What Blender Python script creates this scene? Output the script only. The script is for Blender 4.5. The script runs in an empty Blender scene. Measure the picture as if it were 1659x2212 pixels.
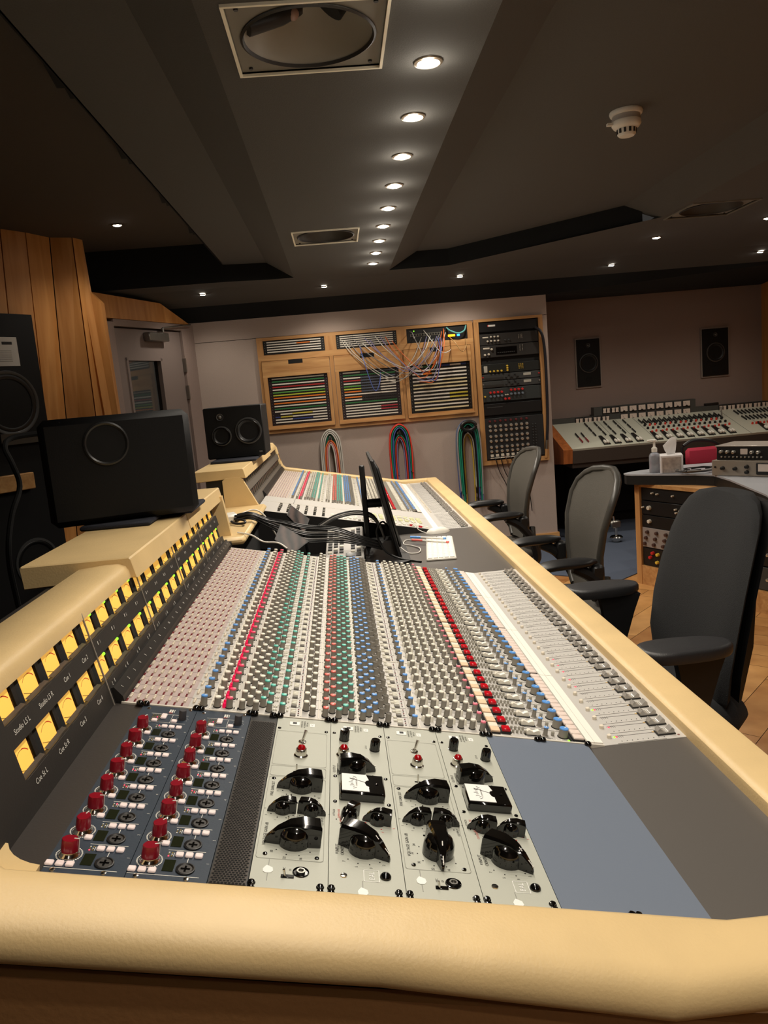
import bpy, math, random
from mathutils import Matrix, Vector
random.seed(7)
C = bpy.context.scene.collection
V = Vector
PI = math.pi
MATS = {}

def lin(c):
    return tuple(((x / 255) / 12.92 if x / 255 <= .04045 else ((x / 255 + .055) / 1.055) ** 2.4) for x in c)

def mat(name, rgb, rough=.5, metal=0., bump=0., scale=60., var=0., emit=0., coat=0., stretch=None, spec=.5, trans=0., alpha=1., vscale=None):
    if name in MATS:
        return MATS[name]
    m = bpy.data.materials.new(name)
    m.use_nodes = True
    nt = m.node_tree
    b = nt.nodes['Principled BSDF']
    col = lin(rgb) + (1,)
    b.inputs['Base Color'].default_value = col
    b.inputs['Roughness'].default_value = rough
    b.inputs['Metallic'].default_value = metal
    b.inputs['Specular IOR Level'].default_value = spec
    b.inputs['Coat Weight'].default_value = coat
    if trans:
        b.inputs['Transmission Weight'].default_value = trans
    if alpha < 1:
        b.inputs['Alpha'].default_value = alpha
    if emit:
        b.inputs['Emission Color'].default_value = col
        b.inputs['Emission Strength'].default_value = emit
    if bump or var:
        tc = nt.nodes.new('ShaderNodeTexCoord')
        mp = nt.nodes.new('ShaderNodeMapping')
        if stretch:
            mp.inputs['Scale'].default_value = stretch
        nt.links.new(tc.outputs['Object'], mp.inputs['Vector'])
        if bump:
            n = nt.nodes.new('ShaderNodeTexNoise')
            n.inputs['Scale'].default_value = scale
            n.inputs['Detail'].default_value = 4
            nt.links.new(mp.outputs[0], n.inputs['Vector'])
            bp = nt.nodes.new('ShaderNodeBump')
            bp.inputs['Strength'].default_value = bump
            bp.inputs['Distance'].default_value = .004
            nt.links.new(n.outputs['Fac'], bp.inputs['Height'])
            nt.links.new(bp.outputs[0], b.inputs['Normal'])
        if var:
            n2 = nt.nodes.new('ShaderNodeTexNoise')
            n2.inputs['Scale'].default_value = vscale or scale
            n2.inputs['Detail'].default_value = 3
            nt.links.new(mp.outputs[0], n2.inputs['Vector'])
            r = nt.nodes.new('ShaderNodeValToRGB')
            r.color_ramp.elements[0].position = .3
            r.color_ramp.elements[1].position = .7
            r.color_ramp.elements[0].color = tuple(x * (1 - var) for x in col[:3]) + (1,)
            r.color_ramp.elements[1].color = tuple(min(1, x * (1 + var)) for x in col[:3]) + (1,)
            nt.links.new(n2.outputs['Fac'], r.inputs[0])
            nt.links.new(r.outputs[0], b.inputs['Base Color'])
    MATS[name] = m
    return m

def wood(name, c0, c1, axis='z', rough=.45, sc=1.):
    if name in MATS:
        return MATS[name]
    m = bpy.data.materials.new(name)
    m.use_nodes = True
    nt = m.node_tree
    b = nt.nodes['Principled BSDF']
    b.inputs['Roughness'].default_value = rough
    tc = nt.nodes.new('ShaderNodeTexCoord')
    mp = nt.nodes.new('ShaderNodeMapping')
    s = {'x': (1.2, 14, 14), 'y': (14, 1.2, 14), 'z': (14, 14, 1.2)}[axis]
    mp.inputs['Scale'].default_value = tuple(k * sc for k in s)
    n = nt.nodes.new('ShaderNodeTexNoise')
    n.inputs['Scale'].default_value = 2.2
    n.inputs['Detail'].default_value = 6
    n.inputs['Distortion'].default_value = .6
    r = nt.nodes.new('ShaderNodeValToRGB')
    r.color_ramp.elements[0].position = .3
    r.color_ramp.elements[1].position = .72
    r.color_ramp.elements[0].color = lin(c0) + (1,)
    r.color_ramp.elements[1].color = lin(c1) + (1,)
    nt.links.new(tc.outputs['Object'], mp.inputs['Vector'])
    nt.links.new(mp.outputs[0], n.inputs['Vector'])
    nt.links.new(n.outputs['Fac'], r.inputs[0])
    nt.links.new(r.outputs[0], b.inputs['Base Color'])
    MATS[name] = m
    return m

TXT = {}
def text_mesh(s):
    if s in TXT:
        return TXT[s]
    cu = bpy.data.curves.new('t', 'FONT')
    cu.body = s
    cu.size = 1
    cu.resolution_u = 2
    o = bpy.data.objects.new('t', cu)
    C.objects.link(o)
    bpy.context.view_layer.update()
    me = bpy.data.meshes.new_from_object(o.evaluated_get(bpy.context.evaluated_depsgraph_get()))
    vs = [v.co.copy() for v in me.vertices]
    fs = [tuple(p.vertices) for p in me.polygons]
    bpy.data.objects.remove(o)
    bpy.data.curves.remove(cu)
    bpy.data.meshes.remove(me)
    w = max([v.x for v in vs], default=0)
    TXT[s] = (vs, fs, w)
    return TXT[s]

def frame(o, x, y, z=None):
    """matrix from an origin and axis directions"""
    x = V(x).normalized()
    y = V(y)
    z = x.cross(y).normalized() if z is None else V(z).normalized()
    y = z.cross(x)
    return Matrix(((x.x, y.x, z.x, o[0]), (x.y, y.y, z.y, o[1]), (x.z, y.z, z.z, o[2]), (0, 0, 0, 1)))

class MB:
    def __init__(s, M=None):
        s.v = []; s.f = []; s.m = []; s.mats = []
        s.M = M or Matrix.Identity(4)
    def mi(s, m):
        if m not in s.mats:
            s.mats.append(m)
        return s.mats.index(m)
    def add(s, vs, fs, m, M=None):
        k = len(s.v)
        T = s.M @ M if M else s.M
        s.v += [T @ V(p) for p in vs]
        i = s.mi(m)
        for f in fs:
            s.f.append(tuple(k + a for a in f)); s.m.append(i)
        return s
    def box(s, x0, x1, y0, y1, z0, z1, m, M=None):
        return s.add([(x0, y0, z0), (x1, y0, z0), (x1, y1, z0), (x0, y1, z0), (x0, y0, z1), (x1, y0, z1), (x1, y1, z1), (x0, y1, z1)],
                     [(0, 3, 2, 1), (4, 5, 6, 7), (0, 1, 5, 4), (1, 2, 6, 5), (2, 3, 7, 6), (3, 0, 4, 7)], m, M)
    def rbox(s, x0, x1, y0, y1, z0, z1, m, c=.004, M=None):
        lo = (x0, y0, z0); hi = (x1, y1, z1)
        c = min(c, .49 * min(x1 - x0, y1 - y0, z1 - z0))
        vs = []; idx = {}
        for sx in (0, 1):
            for sy in (0, 1):
                for sz in (0, 1):
                    sg = (sx, sy, sz)
                    for a in range(3):
                        p = []
                        for b in range(3):
                            e = hi[b] if sg[b] else lo[b]
                            d = 0 if b == a else (-c if sg[b] else c)
                            p.append(e + d)
                        idx[sg, a] = len(vs); vs.append(tuple(p))
        fs = []
        for a in range(3):
            b, d = (a + 1) % 3, (a + 2) % 3
            for t in (0, 1):
                q = []
                for (p, r) in ((0, 0), (1, 0), (1, 1), (0, 1)):
                    sg = [0, 0, 0]; sg[a] = t; sg[b] = p; sg[d] = r
                    q.append(idx[tuple(sg), a])
                fs.append(tuple(q if t else q[::-1]))
            for p in (0, 1):
                for r in (0, 1):
                    s0 = [0, 0, 0]; s1 = [0, 0, 0]
                    s0[a] = 0; s1[a] = 1; s0[b] = s1[b] = p; s0[d] = s1[d] = r
                    s0 = tuple(s0); s1 = tuple(s1)
                    q = (idx[s0, b], idx[s1, b], idx[s1, d], idx[s0, d])
                    fs.append(q if (p ^ r) == 0 and False else q)
        for sx in (0, 1):
            for sy in (0, 1):
                for sz in (0, 1):
                    sg = (sx, sy, sz)
                    fs.append((idx[sg, 0], idx[sg, 1], idx[sg, 2]))
        return s.add(vs, fs, m, M)
    def lathe(s, prof, n, m, M=None, caps=True, ms=None):
        vs = []; 
        for r, h in prof:
            for k in range(n):
                a = 2 * PI * k / n
                vs.append((r * math.cos(a), r * math.sin(a), h))
        for j in range(len(prof) - 1):
            fs = []
            for k in range(n):
                k2 = (k + 1) % n
                fs.append((j * n + k, j * n + k2, (j + 1) * n + k2, (j + 1) * n + k))
            s.add(vs[0:0], [], m)
            kk = len(s.v)
            if j == 0:
                T = s.M @ M if M else s.M
                base = len(s.v)
                s.v += [T @ V(p) for p in vs]
            i = s.mi(ms[j] if ms else m)
            for f in fs:
                s.f.append(tuple(base + a for a in f)); s.m.append(i)
        if caps:
            s.f.append(tuple(base + k for k in range(n))[::-1]); s.m.append(s.mi(ms[0] if ms else m))
            L = (len(prof) - 1) * n
            s.f.append(tuple(base + L + k for k in range(n))); s.m.append(s.mi(ms[-1] if ms else m))
        return s
    def cyl(s, p0, p1, r0, m, r1=None, n=12, caps=True):
        p0 = V(p0); p1 = V(p1); d = p1 - p0
        L = d.length
        z = d.normalized()
        x = z.orthogonal().normalized(); y = z.cross(x)
        Mx = Matrix(((x.x, y.x, z.x, p0.x), (x.y, y.y, z.y, p0.y), (x.z, y.z, z.z, p0.z), (0, 0, 0, 1)))
        return s.lathe([(r0, 0), (r0 if r1 is None else r1, L)], n, m, Mx, caps)
    def sphere(s, c, r, m, n=12, k=7, sc=(1, 1, 1)):
        pr = [(max(1e-4, r * math.sin(PI * j / k)), -r * math.cos(PI * j / k)) for j in range(k + 1)]
        Mx = Matrix.Translation(V(c)) @ Matrix.Diagonal((sc[0], sc[1], sc[2], 1))
        return s.lathe(pr, n, m, Mx)
    def tube(s, pts, r, m, n=8, caps=True, rs=None, flat=1.):
        pts = [V(p) for p in pts]
        k = len(pts)
        base = len(s.v)
        up = None
        for i, p in enumerate(pts):
            t = (pts[min(i + 1, k - 1)] - pts[max(i - 1, 0)])
            t = t.normalized() if t.length > 1e-9 else V((0, 0, 1))
            if up is None:
                up = t.orthogonal().normalized()
            else:
                up = up - t * up.dot(t)
                up = up.normalized() if up.length > 1e-6 else t.orthogonal().normalized()
            w = t.cross(up)
            rr = rs[i] if rs else r
            for j in range(n):
                a = 2 * PI * j / n
                s.v.append(s.M @ (p + (up * math.cos(a) * flat + w * math.sin(a)) * rr))
        im = s.mi(m)
        for i in range(k - 1):
            for j in range(n):
                j2 = (j + 1) % n
                s.f.append((base + i * n + j, base + i * n + j2, base + (i + 1) * n + j2, base + (i + 1) * n + j)); s.m.append(im)
        if caps:
            s.f.append(tuple(base + j for j in range(n))[::-1]); s.m.append(im)
            s.f.append(tuple(base + (k - 1) * n + j for j in range(n))); s.m.append(im)
        return s
    def prism(s, poly, h0, h1, m, M=None):
        n = len(poly)
        vs = [(p[0], p[1], h0) for p in poly] + [(p[0], p[1], h1) for p in poly]
        fs = [tuple(range(n))[::-1], tuple(range(n, 2 * n))] + [(k, (k + 1) % n, n + (k + 1) % n, n + k) for k in range(n)]
        return s.add(vs, fs, m, M)
    def grid(s, rows, m, closed=False):
        """rows: list of equal-length point lists, skinned"""
        n = len(rows[0]); base = len(s.v)
        for r in rows:
            s.v += [s.M @ V(p) for p in r]
        im = s.mi(m)
        for i in range(len(rows) - 1):
            for j in range(n if closed else n - 1):
                j2 = (j + 1) % n
                s.f.append((base + i * n + j, base + i * n + j2, base + (i + 1) * n + j2, base + (i + 1) * n + j)); s.m.append(im)
        if closed:
            s.f.append(tuple(base + j for j in range(n))[::-1]); s.m.append(im)
            s.f.append(tuple(base + (len(rows) - 1) * n + j for j in range(n))); s.m.append(im)
        return s
    def text(s, st, size, m, M, align='c'):
        vs, fs, w = text_mesh(st)
        dx = {'l': 0, 'c': -w / 2, 'r': -w}[align]
        return s.add([((v.x + dx) * size, (v.y - .35) * size, 0) for v in vs], fs, m, M)
    def mesh(s, name='m', smooth=40, W=None):
        me = bpy.data.meshes.new(name)
        vs = s.v
        if W is not None:
            I = W.inverted()
            vs = [I @ p for p in vs]
        me.from_pydata([tuple(p) for p in vs], [], s.f)
        for m in s.mats:
            me.materials.append(m)
        me.polygons.foreach_set('material_index', s.m)
        import bmesh
        bm = bmesh.new(); bm.from_mesh(me)
        bmesh.ops.recalc_face_normals(bm, faces=bm.faces)
        bm.to_mesh(me); bm.free()
        if smooth:
            me.polygons.foreach_set('use_smooth', [True] * len(me.polygons))
            me.set_sharp_from_angle(angle=math.radians(smooth))
        me.update()
        return me

WM = {}
def tag(o, label=None, cat=None, group=None, kind=None):
    if label: o['label'] = label
    if cat: o['category'] = cat
    if group: o['group'] = group
    if kind: o['kind'] = kind
    return o
def thing(name, label, cat, M=(0, 0, 0), group=None):
    o = bpy.data.objects.new(name, None)
    o.empty_display_size = .05
    C.objects.link(o)
    M = M if isinstance(M, Matrix) else Matrix.Translation(V(M))
    o.matrix_basis = M
    WM[o] = M
    return tag(o, label, cat, group)
def put(name, mb, parent=None, label=None, cat=None, group=None, kind=None, smooth=40, org=None):
    """one mesh object; mb holds world coordinates"""
    if parent is not None:
        W = WM[parent]
        L = Matrix.Identity(4)
    else:
        W = Matrix.Translation(V(org)) if org is not None else Matrix.Identity(4)
        L = W
    me = mb.mesh(name, smooth, W)
    o = bpy.data.objects.new(name, me)
    C.objects.link(o)
    if parent is not None:
        o.parent = parent
    o.matrix_basis = L
    WM[o] = W
    return tag(o, label, cat, group, kind)
def inst(name, me, parent, M, label=None):
    o = bpy.data.objects.new(name, me)
    C.objects.link(o)
    o.parent = parent
    o.matrix_basis = WM[parent].inverted() @ M
    WM[o] = M
    if label: o['label'] = label
    return o
def copy_tree(o, M, label=None, group=None):
    """a copy of a thing and of its parts and sub-parts"""
    r = o.copy(); C.objects.link(r); r.matrix_basis = M; WM[r] = M
    if label: r['label'] = label
    if group: r['group'] = group
    for ch in list(o.children):
        c = ch.copy(); C.objects.link(c); c.parent = r
        for g in list(ch.children):
            d = g.copy(); C.objects.link(d); d.parent = c
    return r
def struct(name, mb, smooth=0):
    return put(name, mb, kind='structure', smooth=smooth)
def T(x, y, z):
    return Matrix.Translation((x, y, z))
def Rz(a): return Matrix.Rotation(a, 4, 'Z')
def Rx(a): return Matrix.Rotation(a, 4, 'X')
def Ry(a): return Matrix.Rotation(a, 4, 'Y')
def smoothpath(pts, k=6):
    """Catmull-Rom through points"""
    P = [V(p) for p in pts]
    P = [P[0] * 2 - P[1]] + P + [P[-1] * 2 - P[-2]]
    out = []
    for i in range(1, len(P) - 2):
        for j in range(k):
            t = j / k
            a, b, c, d = P[i - 1], P[i], P[i + 1], P[i + 2]
            out.append(.5 * ((2 * b) + (c - a) * t + (2 * a - 5 * b + 4 * c - d) * t * t + (3 * b - a - 3 * c + d) * t ** 3))
    out.append(P[-2])
    return out
# ------------------------------------------------------------------ materials
FAB = mat('wall_fabric', (178, 162, 152), .95, bump=.35, scale=260, var=.06)
FABD = mat('wall_fabric_brown', (150, 132, 124), .95, bump=.3, scale=260, var=.06)
CEIL = mat('ceiling_fabric', (84, 83, 80), .95, bump=.2, scale=220, var=.04)
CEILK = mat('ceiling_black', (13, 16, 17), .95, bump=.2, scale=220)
OAK = wood('oak', (186, 130, 72), (216, 164, 104), 'z')
OAKX = wood('oak_horizontal', (190, 136, 78), (222, 172, 112), 'x')
OAKW = wood('oak_wall', (186, 124, 62), (214, 154, 90), 'z', .5, .7)
FLOORW = None
CARPET = mat('carpet', (78, 88, 106), 1., bump=.5, scale=300, var=.12)
BLACK = mat('black_satin', (18, 18, 19), .45)
BLACKM = mat('black_matte', (14, 14, 14), .85)
BLACKG = mat('black_gloss', (8, 8, 8), .12, coat=.5)
CHROME = mat('chrome', (220, 216, 208), .15, 1.)
STEEL = mat('steel', (150, 148, 142), .35, 1.)
WHITEP = mat('white_plastic', (236, 232, 222), .4)
LEATHER = mat('beige_leather', (228, 198, 144), .42, bump=.1, scale=260, var=.05, vscale=9)
LEATHERD = mat('brown_side_leather', (150, 108, 66), .6, bump=.2, scale=120)
DARKP = mat('dark_panel', (42, 40, 38), .5, bump=.05, scale=300)
DARKB = mat('dark_brown_panel', (48, 42, 38), .55, bump=.05, scale=300)

def plankfloor():
    m = bpy.data.materials.new('parquet'); m.use_nodes = True
    nt = m.node_tree; b = nt.nodes['Principled BSDF']
    b.inputs['Roughness'].default_value = .38
    g = nt.nodes.new('ShaderNodeNewGeometry')
    tc = nt.nodes.new('ShaderNodeTexCoord')
    n = nt.nodes.new('ShaderNodeTexNoise'); n.inputs['Scale'].default_value = 9; n.inputs['Detail'].default_value = 5
    nt.links.new(tc.outputs['Object'], n.inputs['Vector'])
    mx = nt.nodes.new('ShaderNodeMath'); mx.operation = 'MULTIPLY_ADD'; mx.inputs[1].default_value = .45
    nt.links.new(g.outputs['Random Per Island'], mx.inputs[0])
    m2 = nt.nodes.new('ShaderNodeMath'); m2.operation = 'MULTIPLY'; m2.inputs[1].default_value = .6
    nt.links.new(n.outputs['Fac'], m2.inputs[0]); nt.links.new(m2.outputs[0], mx.inputs[2])
    r = nt.nodes.new('ShaderNodeValToRGB')
    r.color_ramp.elements[0].position = .2; r.color_ramp.elements[1].position = .8
    r.color_ramp.elements[0].color = lin((160, 104, 52)) + (1,)
    r.color_ramp.elements[1].color = lin((222, 168, 104)) + (1,)
    nt.links.new(mx.outputs[0], r.inputs[0]); nt.links.new(r.outputs[0], b.inputs['Base Color'])
    return m
FLOORW = plankfloor()

# ------------------------------------------------------------------ floor
mb = MB()
mb.box(-3.2, 4.3, -2.6, 6.3, -.06, -.004, mat('floor_base', (44, 30, 18), .6))
L, Wd, gp = .56, .14, .0012
c45 = math.sqrt(.5)
for i in range(-14, 30):
    for j in range(-24, 34):
        # herringbone lattice, rotated so that the zigzag runs along the console
        for k in (0, 1):
            ax = j * Wd + i * L * 1.0
            ay = j * Wd - i * L * 1.0
            if k == 0:
                q = [(ax, ay), (ax + L, ay), (ax + L, ay + Wd), (ax, ay + Wd)]
            else:
                q = [(ax, ay + Wd), (ax + Wd, ay + Wd), (ax + Wd, ay + Wd + L), (ax, ay + Wd + L)]
            cx = sum(p[0] for p in q) / 4; cy = sum(p[1] for p in q) / 4
            q = [(p[0] + (gp if p[0] < cx else -gp), p[1] + (gp if p[1] < cy else -gp)) for p in q]
            r = [((p[0] - p[1]) * c45 + .2, (p[0] + p[1]) * c45 - 1.2) for p in q]
            mx = sum(p[0] for p in r) / 4; my = sum(p[1] for p in r) / 4
            if .8 < mx < 4.0 and -2.0 < my < 4.55:
                mb.add([(p[0], p[1], 0) for p in r], [(0, 1, 2, 3)], FLOORW)
struct('floor', mb)
mb = MB()
mb.prism([(-3.2, 4.75), (1.3, 4.75), (1.62, 4.42), (2.1, 4.02), (2.6, 4.42), (4.25, 4.42), (4.25, 6.25), (-3.2, 6.25)], .0005, .006, CARPET)
struct('floor_carpet', mb)

# ------------------------------------------------------------------ walls
YW = 5.3
mb = MB()
mb.box(-.8, 2.055, YW, YW + .1, .1, 1.832, FAB)
mb.box(-.8, 2.055, YW, YW + .1, 1.836, 1.99, FAB)
mb.box(-.8, 2.05, YW + .012, YW + .1, 1.83, 1.84, BLACKM)
mb.box(1.985, 2.055, YW + .1, 6.05, .1, 1.99, FAB)
mb.box(-.8, 2.067, YW - .012, YW + .1, 0, .1, OAKX)
mb.box(1.985, 2.067, YW + .1, 6.05, 0, .1, OAKX)
struct('wall_far', mb)
mb = MB()
mb.box(2.0, 4.25, 6.05, 6.15, 0, 2.1, FABD)
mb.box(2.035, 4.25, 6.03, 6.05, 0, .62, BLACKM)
struct('wall_alcove', mb)
mb = MB()
for k in range(22):
    y0 = -2.5 + k * .4
    mb.box(4.2 + (.004 if k % 2 else 0), 4.3, y0, y0 + .396, 0, 2.6, OAKW)
struct('wall_right', mb)
mb = MB(); mb.box(-3.2, 4.3, -2.6, -2.5, 0, 2.6, FABD); struct('wall_back', mb)
# door wall, running from behind the wood panels to the far wall
dv = V((.395, .918, 0)).normalized(); d0 = V((-.748, 5.14, 0))
MD = frame(d0, dv, (0, 0, 1))      # x along the wall (towards the far wall), y up, z towards the room (+x side)
mb = MB(MD)
mb.box(-.98, -.74, 0, 1.95, -.1, 0, FABD)
mb.box(.02, .19, 0, 1.97, -.1, 0, FABD)
mb.box(-.74, .02, 1.925, 1.97, -.1, 0, FABD)
struct('wall_door_side', mb)
mb = MB(MD)
mb.add([(-.98, 1.972, .005), (.13, 1.972, .005), (-.21, 2.105, .005), (-.98, 2.125, .005), (-.98, 1.972, -.1), (.13, 1.972, -.1), (-.21, 2.105, -.1), (-.98, 2.125, -.1)],
       [(0, 1, 2, 3), (4, 7, 6, 5), (0, 4, 5, 1), (1, 5, 6, 2), (2, 6, 7, 3), (3, 7, 4, 0)], OAKW)
struct('trim_1', mb)
# the door
DOORM = mat('door_paint', (132, 118, 112), .7)
mb = MB(MD)
x0, x1, zt = -.735, .015, 1.915
wx0, wx1, wz0, wz1 = -.64, -.245, .95, 1.722
mb.box(x0, wx0, 0, zt, -.07, -.02, DOORM); mb.box(wx1, x1, 0, zt, -.07, -.02, DOORM)
mb.box(wx0, wx1, wz1, zt, -.07, -.02, DOORM); mb.box(wx0, wx1, 0, wz0, -.07, -.02, DOORM)
door = put('door_1', mb, kind='structure', smooth=0)
mb = MB(MD)
for a in ((wx0, wx0 + .02, wz0, wz1), (wx1 - .02, wx1, wz0, wz1), (wx0, wx1, wz1 - .02, wz1), (wx0, wx1, wz0, wz0 + .02)):
    mb.box(a[0], a[1], a[2], a[3], -.075, -.012, DOORM)
put('window_frame', mb, door, smooth=0)
mb = MB(MD); mb.box(wx0, wx1, wz0, wz1, -.05, -.044, mat('door_glass', (200, 205, 200), .03, trans=1., spec=.4)); put('glass_pane', mb, door, smooth=0)
mb = MB(MD); mb.rbox(-.42, -.19, 1.835, 1.895, -.02, .035, STEEL, .006); cl = put('door_closer', mb, door)
mb = MB(MD); mb.cyl((-.24, 1.9, .02), (-.24, 1.93, .02), .01, STEEL); mb.tube([(-.24, 1.93, .02), (.1, 1.968, .03)], .006, STEEL); put('closer_arm', mb, cl)
mb = MB(MD)
for z in (.25, 1.42, 1.62): mb.box(.012, .024, z, z + .1, -.03, .006, STEEL)
put('hinge', mb, door)
# the dim corridor behind the door: back wall with louvred blinds
mb = MB(MD)
mb.box(-1.2, .6, 0, 2.1, -1.3, -1.25, mat('corridor_wall', (150, 140, 120), .9))
for k in range(26):
    z = .9 + k * .034
    mb.box(-.62, -.16, z, z + .02, -1.25, -1.235, mat('blind_slat', (150, 150, 140), .6))
struct('wall_corridor', mb)

# left wood wall: splayed boards (top edge, then foot)
WP = [((-2.6, 1.4), (-2.75, 1.4)), ((-1.95, 2.62), (-2.08, 2.62)), ((-1.369, 3.695), (-1.49, 3.66)), ((-1.283, 3.823), (-1.385, 3.823)), ((-1.212, 3.991), (-1.345, 3.991)),
      ((-1.098, 4.035), (-1.12, 4.035)), ((-1.063, 4.117), (-.975, 4.117)), ((-1.3, 4.33), (-1.25, 4.33))]
def wpt(j, z):
    (a, b), (c, d) = WP[j]; t = z / 2.42
    return V((c + (a - c) * t, d + (b - d) * t, z))
mb = MB()
for j in range(len(WP) - 1):
    a, b, c, d = wpt(j, 0), wpt(j + 1, 0), wpt(j + 1, 2.42), wpt(j, 2.42)
    e = (b - a).normalized() * .0035
    a, d, b, c = a + e, d + e, b - e, c - e
    n = V((-(b - a).y, (b - a).x, 0)).normalized() * .06
    vs = [a, b, c, d, a + n, b + n, c + n, d + n]
    mb.add(vs, [(0, 1, 2, 3), (4, 7, 6, 5), (0, 4, 5, 1), (2, 6, 7, 3), (0, 3, 7, 4), (1, 5, 6, 2)], OAKW)
# the wider foot of the end board
a = wpt(6, 0) + V((0, -.004, 0)); 
mb.add([a, a + V((.0, .05, 0)), V((-1.0, 4.165, 2.03)), V((-1.005, 4.112, 2.03)), V((-1.063, 4.112, 2.1)), V((-1.063, 4.165, 2.1)), a + V((-.1, 0, 0)), a + V((-.1, .05, 0))],
       [(0, 1, 2, 3), (3, 2, 5, 4), (0, 3, 4, 6), (1, 7, 5, 2), (6, 4, 5, 7), (0, 6, 7, 1)], OAKW)
struct('wall_left', mb)
mb = MB()
for j in range(len(WP) - 1):
    o = V((-.05, .03, 0))
    mb.add([wpt(j, 0) + o, wpt(j + 1, 0) + o, wpt(j + 1, 2.42) + o, wpt(j, 2.42) + o], [(0, 1, 2, 3)], BLACKM)
mb.box(-3.2, -3.1, -2.6, 6.3, 0, 2.6, BLACKM)
struct('wall_left_backing', mb)

# ------------------------------------------------------------------ ceiling
ZB, ZR, ZL = 2.15, 2.26, 2.40
mb = MB()
def slab(x0, x1, y0, y1, z, m=CEIL, mbx=None):
    (mbx or mb).box(x0, x1, y0, y1, z, z + .02, m)
SPK = [(.378, 1.09, .168), (.385, 3.285, .16), (2.41, 3.335, .172)]   # square openings for the ceiling fittings
def strip(x0, x1, y0, y1, z, holes):
    ys = y0
    for cx, cy, h in holes:
        slab(x0, x1, ys, cy - h, z); slab(x0, cx - h, cy - h, cy + h, z); slab(cx + h, x1, cy - h, cy + h, z); ys = cy + h
    slab(x0, x1, ys, y1, z)
strip(.153, .793, -2.5, 4.75, ZB, SPK[:2])
strip(2.2, 4.25, -2.5, 4.75, ZB, SPK[2:])
# bevels
mb.add([(2.06, -2.5, ZR), (2.06, 3.67, ZR), (2.2, 3.5, ZB), (2.2, -2.5, ZB)], [(0, 1, 2, 3)], CEIL)
for (xa, za, xb, zb) in ((.153, ZB, -.02, ZR), (.793, ZB, .99, ZR)):
    mb.add([(xa, -2.5, za), (xa, 4.55, za), (xb, 4.55, zb), (xb, -2.5, zb)], [(0, 1, 2, 3)], CEIL)
slab(.99, 2.06, -2.5, 4.56, ZR); slab(-.3, -.02, -2.5, 4.56, ZR)
slab(-3.2, -.3, -2.5, 4.7, ZL, mat('ceiling_fabric_dimmed', (74, 66, 58), .95, bump=.2, scale=220))  # high ceiling far from the lamps: its dimness is put into a darker colour
mb.box(-.305, -.295, -2.5, 4.45, ZR, ZL + .02, CEILK)
# far soffit: flat part, then slope to the wall head
mb.add([(.793, 4.55, ZB), (1.2, 4.55, ZB), (2.2, 3.45, ZB), (2.2, 4.75, ZB), (.793, 4.75, ZB)], [(0, 1, 2, 3, 4)], CEIL)
mb.add([(.153, 4.55, ZB), (-.02, 4.55, ZB), (-.3, 4.5, ZB), (-1.4, 4.48, ZB), (-1.4, 4.75, ZB), (.153, 4.75, ZB)], [(0, 1, 2, 3, 4, 5)], CEIL)
mb.add([(-1.4, 4.75, ZB), (4.25, 4.75, ZB), (4.25, 5.2, 2.09), (-1.4, 5.2, 2.09)], [(0, 1, 2, 3)], CEIL)
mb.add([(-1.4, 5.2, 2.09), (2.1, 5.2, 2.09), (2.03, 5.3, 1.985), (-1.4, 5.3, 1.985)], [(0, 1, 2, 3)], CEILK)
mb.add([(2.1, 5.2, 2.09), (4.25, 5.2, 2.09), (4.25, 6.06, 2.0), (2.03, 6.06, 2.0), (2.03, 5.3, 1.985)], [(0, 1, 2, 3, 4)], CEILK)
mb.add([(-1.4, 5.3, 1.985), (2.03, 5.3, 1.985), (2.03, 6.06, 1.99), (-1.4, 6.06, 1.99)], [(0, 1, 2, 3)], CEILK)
struct('ceiling', mb)
# black faces of the steps
mb = MB()
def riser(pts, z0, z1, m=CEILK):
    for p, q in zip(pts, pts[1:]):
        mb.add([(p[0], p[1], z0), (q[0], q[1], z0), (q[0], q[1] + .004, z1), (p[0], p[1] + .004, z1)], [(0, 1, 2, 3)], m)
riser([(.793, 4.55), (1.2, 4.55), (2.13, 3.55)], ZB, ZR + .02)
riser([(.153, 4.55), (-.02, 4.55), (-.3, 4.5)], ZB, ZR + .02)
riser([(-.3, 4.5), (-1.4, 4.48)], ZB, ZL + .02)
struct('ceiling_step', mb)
# slanted overlapping baffles along the left step
mb = MB()
for k in range(7):
    y = -.6 + k * .72
    M = T(-.32, y, 2.33) @ Rz(.13)
    mb.box(-.05, .016, -.3, .26, .03, .07, CEILK, M)
    mb.box(-.035, .02, .2, .4, .05, .07, CEILK, M)
struct('trim_2', mb)

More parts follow.
